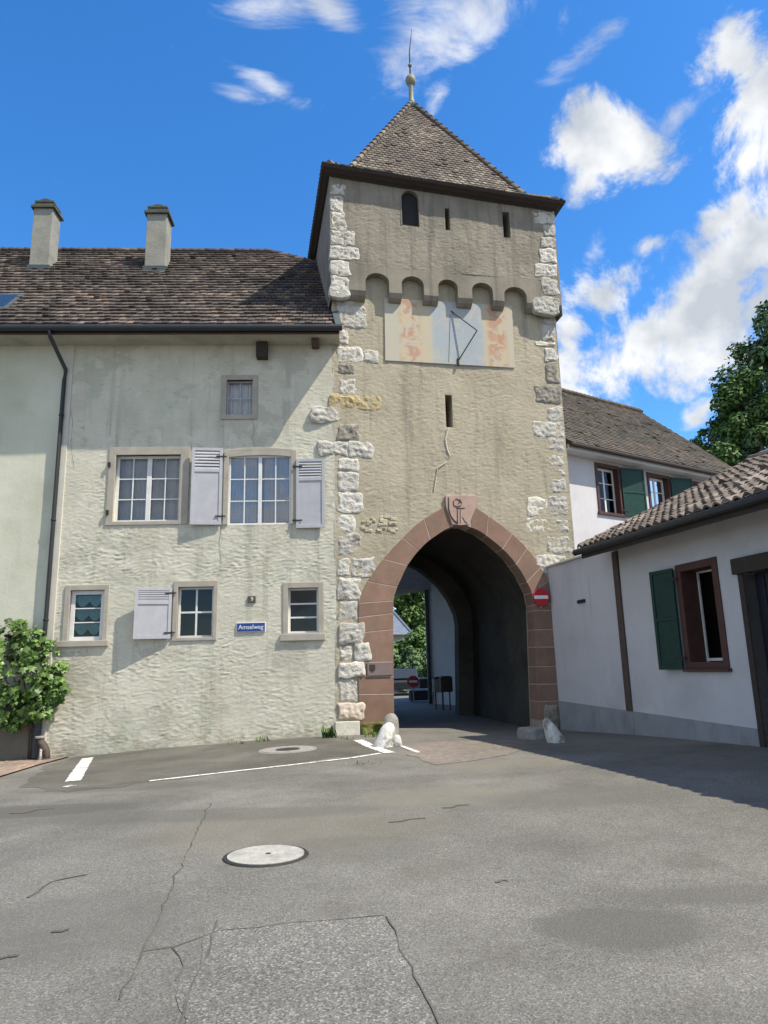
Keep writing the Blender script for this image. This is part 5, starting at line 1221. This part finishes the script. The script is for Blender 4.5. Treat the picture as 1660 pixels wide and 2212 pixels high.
# ================================================================== SEEN THROUGH THE ARCH
# the white house's gable side closes the lane: downpipe at its far corner, a boarded upper floor reaching across
MB().tube([(b0 - .1, DB - .05, -.3), (b0 - .1, DB - .05, 8.4)], .085, 8).build('downpipe', M['gutter'], bh)
za = at(880, 1276, 31).z
MB().box(b0 - 5.5, b0 - .004, DB - .3, DB + 3.2, za, za + 2.2).build('bay', mat('grey_boards', (.20, .20, .205), (.27, .27, .275), 3, stretch=(1, 1, 4)), bh)['label'] = 'grey projecting upper floor over the lane'
MB().box(b0 - 5.7, b0 - .006, DB - .5, DB + 3.4, za + 2.21, za + 2.36).build('bay_roof', M['under'], bh)
# letter boxes on posts before the white wall
def post_box(px, py, Y, label, h, m):
    p = at(px, py, Y); o = empty('letter_box', (p.x, p.y, gz(p.x, p.y)), R(11)); tag(o, label, 'letter box', 'letter boxes in the lane')
    MB().box(-.22, .22, -.15, .15, h, h + .5).build('box', m, o, bevel=.02)
    mb = MB(); mb.prism([(-.24, h + .5), (.24, h + .5), (.12, h + .57), (-.12, h + .57)], -.17, .17); mb.build('lid', M['iron'], o)
    for x_ in (-.13, .13): MB().tube([(x_, 0, -.1), (x_, 0, h)], .025, 6).build('leg', M['iron'], o)
post_box(950, 1530, 27.6, 'grey letter box on legs before the white lane wall', .62, M['grey_stone'])
post_box(966, 1535, 26.9, 'black letter box on legs beside the grey one', .66, M['iron'])
# planters
def planter(px, py, Y, w, h, label, green=True):
    p = at(px, py, Y); o = empty('planter', (p.x, p.y, 0), R(11)); tag(o, label, 'planter', 'planters along the lane')
    mb = MB(); mb.box(-w / 2, w / 2, -.25, .25, .08, h); mb.build('trough', M['wood_dark'], o, bevel=.01)
    MB().box(-w / 2 - .04, w / 2 + .04, -.29, .29, h, h + .07).build('rim', M['white_wall'], o, bevel=.01)
    mb = MB(); rr = random.Random(px)
    if green: leafcloud(mb, [(-w / 4, 0, h + .3, .25), (w / 4, 0, h + .28, .25), (0, 0, h + .36, .25)], 260, .08, .16, rr); mb.build('plants', M['leaf_mid'], o, fix=False)
    else: MB().box(-w / 2 + .03, w / 2 - .03, -.22, .22, h - .03, h + .03).build('soil', M['under'], o)
    for sx in (-.4, .4): MB().box(sx * w - .05, sx * w + .05, -.2, .2, -.1, .08).build('foot', M['iron'], o)
planter(912, 1517, 33, 1.1, .5, 'low dark planter with pale rim nearest the downpipe', False)
planter(925, 1500, 36, .9, .95, 'tall dark planter behind the low one in the lane')
# red sign down the lane
p = at(893, 1472, 32); s = empty('warning_sign', (p.x, p.y, 0), R(5)); tag(s, 'red sign with white bar on a post far down the lane', 'sign')
k = 24; MB().prism([(.27 * math.cos(2 * math.pi * i / k), p.z + .25 * math.sin(2 * math.pi * i / k)) for i in range(k)], -.02, .02).build('board', M['red_sign'], s, bevel=.01); MB().box(-.18, .18, -.03, -.021, p.z - .045, p.z + .045).build('bar', M['white_sign'], s); MB().tube([(0, .04, -.1), (0, .04, p.z + .2)], .035, 8).build('post', M['grey_stone'], s)

# a parked car, far left in the opening
p = at(868, 1505, 42); cr_ = empty('parked_car', (p.x, p.y, 0), R(96)); tag(cr_, 'dark parked car half hidden by the left arch jamb', 'car')
prof = [(-2.1, .35), (-2.12, .75), (-1.9, .9), (-1.25, .98), (-.75, 1.42), (.75, 1.45), (1.35, .98), (2.0, .9), (2.12, .6), (2.08, .35)]
MB().prism(prof, -.82, .82).build('body', mat('car_paint', (.03, .035, .04), rough=.25, spec=.6), cr_, bevel=.06)
MB().prism([(-1.08, 1.0), (-.68, 1.38), (.68, 1.4), (1.16, 1.0)], -.83, .83).build('side_window', mat('car_glass', (.015, .02, .025), rough=.05, spec=.8), cr_)
MB().hexa([(-2.0, -.7, .93), (-1.35, -.7, .995), (-1.35, .7, .995), (-2.0, .7, .93), (-2.0, -.7, .95), (-1.35, -.7, 1.01), (-1.35, .7, 1.01), (-2.0, .7, .95)]).build('bonnet', M['gutter'], cr_)
for wx in (-1.3, 1.3):
    for wy in (-.8, .8):
        w_ = MB(); w_.prism([(.32 * math.cos(i * .3927), .32 * math.sin(i * .3927)) for i in range(16)], -.1, .1); wo = w_.build('wheel', M['iron'], cr_); wo.location = (wx, wy, .32)
# house with grey roof further off
p = at(852, 1398, 62); fh = empty('distant_house', (p.x - 2.0, p.y, 0), R(20)); tag(fh, 'distant house with shiny grey roof among the trees through the arch', 'house')
zE_ = at(855, 1368, 62).z; zR_ = at(895, 1312, 62).z
MB().box(-4.5, 3.2, 0, 8, -1, zE_).build('wall', M['flat_stone'], fh)
MB().add([(-5, -.7, zE_ - .1), (3.6, -.7, zE_ - .1), (3.6, 4, zR_), (-5, 4, zR_), (3.6, 8.7, zE_ - .1), (-5, 8.7, zE_ - .1)], [(0, 1, 2, 3), (3, 2, 4, 5)]).build('roof', M['grey_roof'], fh)
MB().box(1.6, 2.6, -.04, .02, zE_ - 2.1, zE_ - .9).build('window', M['dark_room'], fh)
MB().tube([(3.62, -.8, zE_ - .12), (3.62, 4, zR_ + .05)], .12, 8).build('verge', M['grey_roof'], fh)
lg = 'trees beyond the lane'
def lane_tree(px, ytop, Y, cr, lobes, count, m, seed, label, leaf=(.25, .45), low_=.12, conic=False):
    top = at(px, ytop, Y); return tree('tree', label, (top.x, top.y, -.2), (top.z + .2), cr, lobes, count, M[m], seed, leaf, lg, low_=low_, conic=conic)
lane_tree(905, 1355, 50, 2.4, 40, 9000, 'leaf_mid', 31, 'bushy green tree in the middle of the archway view', (.2, .38))
lane_tree(878, 1395, 46, 1.7, 30, 6000, 'leaf_dark', 32, 'low dark tree at the left of the archway view', (.2, .36))
lane_tree(930, 1340, 56, 2.6, 36, 7000, 'leaf_mid', 33, 'green tree right beside the white lane building', (.25, .4))
lane_tree(880, 1225, 85, 6.0, 50, 10000, 'leaf_mid', 34, 'tall light tree behind the grey roofed house', (.4, .7))
lane_tree(930, 1235, 90, 6.5, 50, 10000, 'leaf_dark', 35, 'tall dark tree behind the right end of the lane', (.4, .7))
lane_tree(830, 1240, 95, 7.0, 40, 6000, 'leaf_dark', 36, 'tall dark tree hidden mostly behind the left jamb', (.4, .7))

# ================================================================== LIGHT AND SKY
su_, sn_, sz_ = .65, .30, 1.0
sv = (H.x * su_ - H.y * sn_ + np.array([0, 0, sz_])); sv = Vector(sv / np.linalg.norm(sv))
ld = bpy.data.lights.new('sun', 'SUN'); ld.energy = 5.0; ld.angle = R(.53); ld.color = (1.0, .925, .79)
lo = bpy.data.objects.new('sun', ld); col.objects.link(lo); lo.rotation_euler = sv.to_track_quat('Z', 'Y').to_euler(); lo.location = sv * 60
world = bpy.data.worlds.new('World'); sc.world = world; world.use_nodes = True; nt = world.node_tree; lk = nt.links.new
bg = nt.nodes['Background']; bg.inputs['Strength'].default_value = .09
sky = nd(nt, 'ShaderNodeTexSky', sky_type='NISHITA'); sky.sun_disc = False
sky.sun_elevation = math.asin(sv.z); sky.sun_rotation = math.atan2(sv.x, sv.y)
sky.air_density = 1.0; sky.dust_density = .3; sky.ozone_density = 2.5
hs = nd(nt, 'ShaderNodeHueSaturation'); hs.inputs['Saturation'].default_value = 1.24; hs.inputs['Value'].default_value = 1.85
tn = nd(nt, 'ShaderNodeMix', data_type='RGBA', blend_type='MULTIPLY'); tn.inputs[0].default_value = 1; tn.inputs[7].default_value = (.92, 1.0, 1.12, 1); lk(sky.outputs[0], tn.inputs[6]); lk(tn.outputs[2], hs.inputs['Color'])
tc = nd(nt, 'ShaderNodeTexCoord'); dirv = tc.outputs['Generated']
# clouds: banks placed by direction, broken up by fractal noise
nz = nd(nt, 'ShaderNodeTexNoise'); nz.inputs['Scale'].default_value = 7.5; nz.inputs['Detail'].default_value = 12; nz.inputs['Roughness'].default_value = .66; nz.inputs['Distortion'].default_value = .35; lk(dirv, nz.inputs['Vector'])
mpw = nd(nt, 'ShaderNodeMapping'); mpw.inputs['Rotation'].default_value = (0, R(35), 0); mpw.inputs['Scale'].default_value = (1, 1, 2.6); lk(dirv, mpw.inputs[0])
nw = nd(nt, 'ShaderNodeTexNoise'); nw.inputs['Scale'].default_value = 6; nw.inputs['Detail'].default_value = 9; nw.inputs['Roughness'].default_value = .62; nw.inputs['Distortion'].default_value = .9; lk(mpw.outputs[0], nw.inputs['Vector'])
def bank(specs):
    cur = None
    for px, py, rx, ry, rot, amp in specs:
        c = ray(px, py); ex = ray(px + 10, py) - c; ex /= np.linalg.norm(ex); ey = ray(px, py - 10) - c; ey -= ex * (ey @ ex); ey /= np.linalg.norm(ey)
        a = R(rot); A1 = (ex * math.cos(a) + ey * math.sin(a)); A2 = (-ex * math.sin(a) + ey * math.cos(a)); k = np.linalg.norm(np.array([px - 830, py - 1106, 1530])) / 1.0
        sub = nd(nt, 'ShaderNodeVectorMath', operation='SUBTRACT'); sub.inputs[1].default_value = tuple(c); lk(dirv, sub.inputs[0])
        d1 = nd(nt, 'ShaderNodeVectorMath', operation='DOT_PRODUCT'); d1.inputs[1].default_value = tuple(A1 * k / rx); lk(sub.outputs[0], d1.inputs[0])
        d2 = nd(nt, 'ShaderNodeVectorMath', operation='DOT_PRODUCT'); d2.inputs[1].default_value = tuple(A2 * k / ry); lk(sub.outputs[0], d2.inputs[0])
        cb = nd(nt, 'ShaderNodeCombineXYZ'); lk(d1.outputs['Value'], cb.inputs[0]); lk(d2.outputs['Value'], cb.inputs[1])
        ln = nd(nt, 'ShaderNodeVectorMath', operation='LENGTH'); lk(cb.outputs[0], ln.inputs[0])
        mr = nd(nt, 'ShaderNodeMapRange'); mr.inputs[1].default_value = 0; mr.inputs[2].default_value = 1.6; mr.inputs[3].default_value = amp; mr.inputs[4].default_value = -.9; lk(ln.outputs['Value'], mr.inputs[0])
        if cur is None: cur = mr.outputs[0]
        else:
            mx = nd(nt, 'ShaderNodeMath', operation='MAXIMUM'); lk(cur, mx.inputs[0]); lk(mr.outputs[0], mx.inputs[1]); cur = mx.outputs[0]
    return cur
cum = bank([(1335, 320, 190, 90, 4, .75), (1265, 395, 90, 50, 10, .4), (1640, 230, 190, 130, 60, .75), (1590, 120, 120, 80, 20, .6), (1600, 340, 120, 110, 20, .6), (1290, 640, 150, 85, -5, .75), (1440, 720, 230, 130, 32, .95),
            (1610, 560, 210, 150, 45, 1.0), (1330, 800, 230, 90, 18, .9), (1500, 905, 60, 32, 40, .5), (1410, 525, 60, 36, 10, .35), (1560, 480, 170, 70, 40, .75), (1240, 700, 90, 90, 0, .5), (1250, 845, 110, 50, 0, .8), (1520, 640, 150, 110, 40, .9)])
wsp = bank([(540, 25, 170, 70, -15, .6), (710, 15, 110, 50, -40, .5), (565, 170, 170, 40, -27, .55), (520, 205, 100, 26, -10, .4), (1010, 45, 210, 95, 25, .85), (900, 80, 100, 90, 60, .5), (948, 205, 70, 30, 60, .6), (1265, 110, 110, 50, 40, .75), (1220, 40, 80, 70, 40, .55), (375, 95, 40, 18, 40, .3), (1290, 540, 100, 44, 40, .35), (1460, 250, 90, 36, 45, .35)])
def thresh(field, nsrc, amp, lo, hi):
    a = nd(nt, 'ShaderNodeMath', operation='SUBTRACT'); a.inputs[1].default_value = .5; lk(nsrc, a.inputs[0])
    b = nd(nt, 'ShaderNodeMath', operation='MULTIPLY_ADD'); b.inputs[1].default_value = amp; lk(a.outputs[0], b.inputs[0]); lk(field, b.inputs[2])
    r = nd(nt, 'ShaderNodeMapRange', interpolation_type='SMOOTHSTEP'); r.inputs[1].default_value = lo; r.inputs[2].default_value = hi; lk(b.outputs[0], r.inputs[0]); return r.outputs[0], b.outputs[0]
f1, d1 = thresh(cum, nz.outputs['Fac'], 4.2, -.12, .62)
f2, d2 = thresh(wsp, nw.outputs['Fac'], 4.0, -.05, 1.15)
f2b = nd(nt, 'ShaderNodeMath', operation='MULTIPLY'); f2b.inputs[1].default_value = .8; lk(f2, f2b.inputs[0])
f0 = nd(nt, 'ShaderNodeMath', operation='MAXIMUM'); lk(f1, f0.inputs[0]); lk(f2b.outputs[0], f0.inputs[1])
# unseen broken cumulus behind the viewer, added for whiter, brighter fill light
sxd = nd(nt, 'ShaderNodeSeparateXYZ'); lk(dirv, sxd.inputs[0])
rb1 = nd(nt, 'ShaderNodeMapRange', interpolation_type='SMOOTHSTEP'); rb1.inputs[1].default_value = .25; rb1.inputs[2].default_value = -.25; lk(sxd.outputs[1], rb1.inputs[0])
n5 = nd(nt, 'ShaderNodeTexNoise'); n5.inputs['Scale'].default_value = 2.6; n5.inputs['Detail'].default_value = 9; n5.inputs['Roughness'].default_value = .58; lk(dirv, n5.inputs['Vector'])
rb2 = nd(nt, 'ShaderNodeMapRange', interpolation_type='SMOOTHSTEP'); rb2.inputs[1].default_value = .42; rb2.inputs[2].default_value = .56; lk(n5.outputs['Fac'], rb2.inputs[0])
mb5 = nd(nt, 'ShaderNodeMath', operation='MULTIPLY'); lk(rb1.outputs[0], mb5.inputs[0]); lk(rb2.outputs[0], mb5.inputs[1])
fm = nd(nt, 'ShaderNodeMath', operation='MAXIMUM'); lk(f0.outputs[0], fm.inputs[0]); lk(mb5.outputs[0], fm.inputs[1])
# thick cloud is a little greyer inside
n3 = nd(nt, 'ShaderNodeTexNoise'); n3.inputs['Scale'].default_value = 11; n3.inputs['Detail'].default_value = 7; lk(dirv, n3.inputs['Vector'])
cr2 = nd(nt, 'ShaderNodeValToRGB'); cr2.color_ramp.elements[0].position = .38; cr2.color_ramp.elements[0].color = (4.8, 5.2, 5.8, 1); cr2.color_ramp.elements[1].position = .6; cr2.color_ramp.elements[1].color = (8.2, 8.35, 8.5, 1); lk(n3.outputs['Fac'], cr2.inputs[0])
mxs = nd(nt, 'ShaderNodeMix', data_type='RGBA'); lk(fm.outputs[0], mxs.inputs[0]); lk(hs.outputs[0], mxs.inputs[6]); lk(cr2.outputs[0], mxs.inputs[7])
lk(mxs.outputs[2], bg.inputs['Color'])

sc.view_settings.view_transform = 'Standard'; sc.view_settings.look = 'None'; sc.view_settings.exposure = .45; sc.view_settings.gamma = 1
sc.cycles.use_denoising = True
sc.cycles.max_bounces = 8
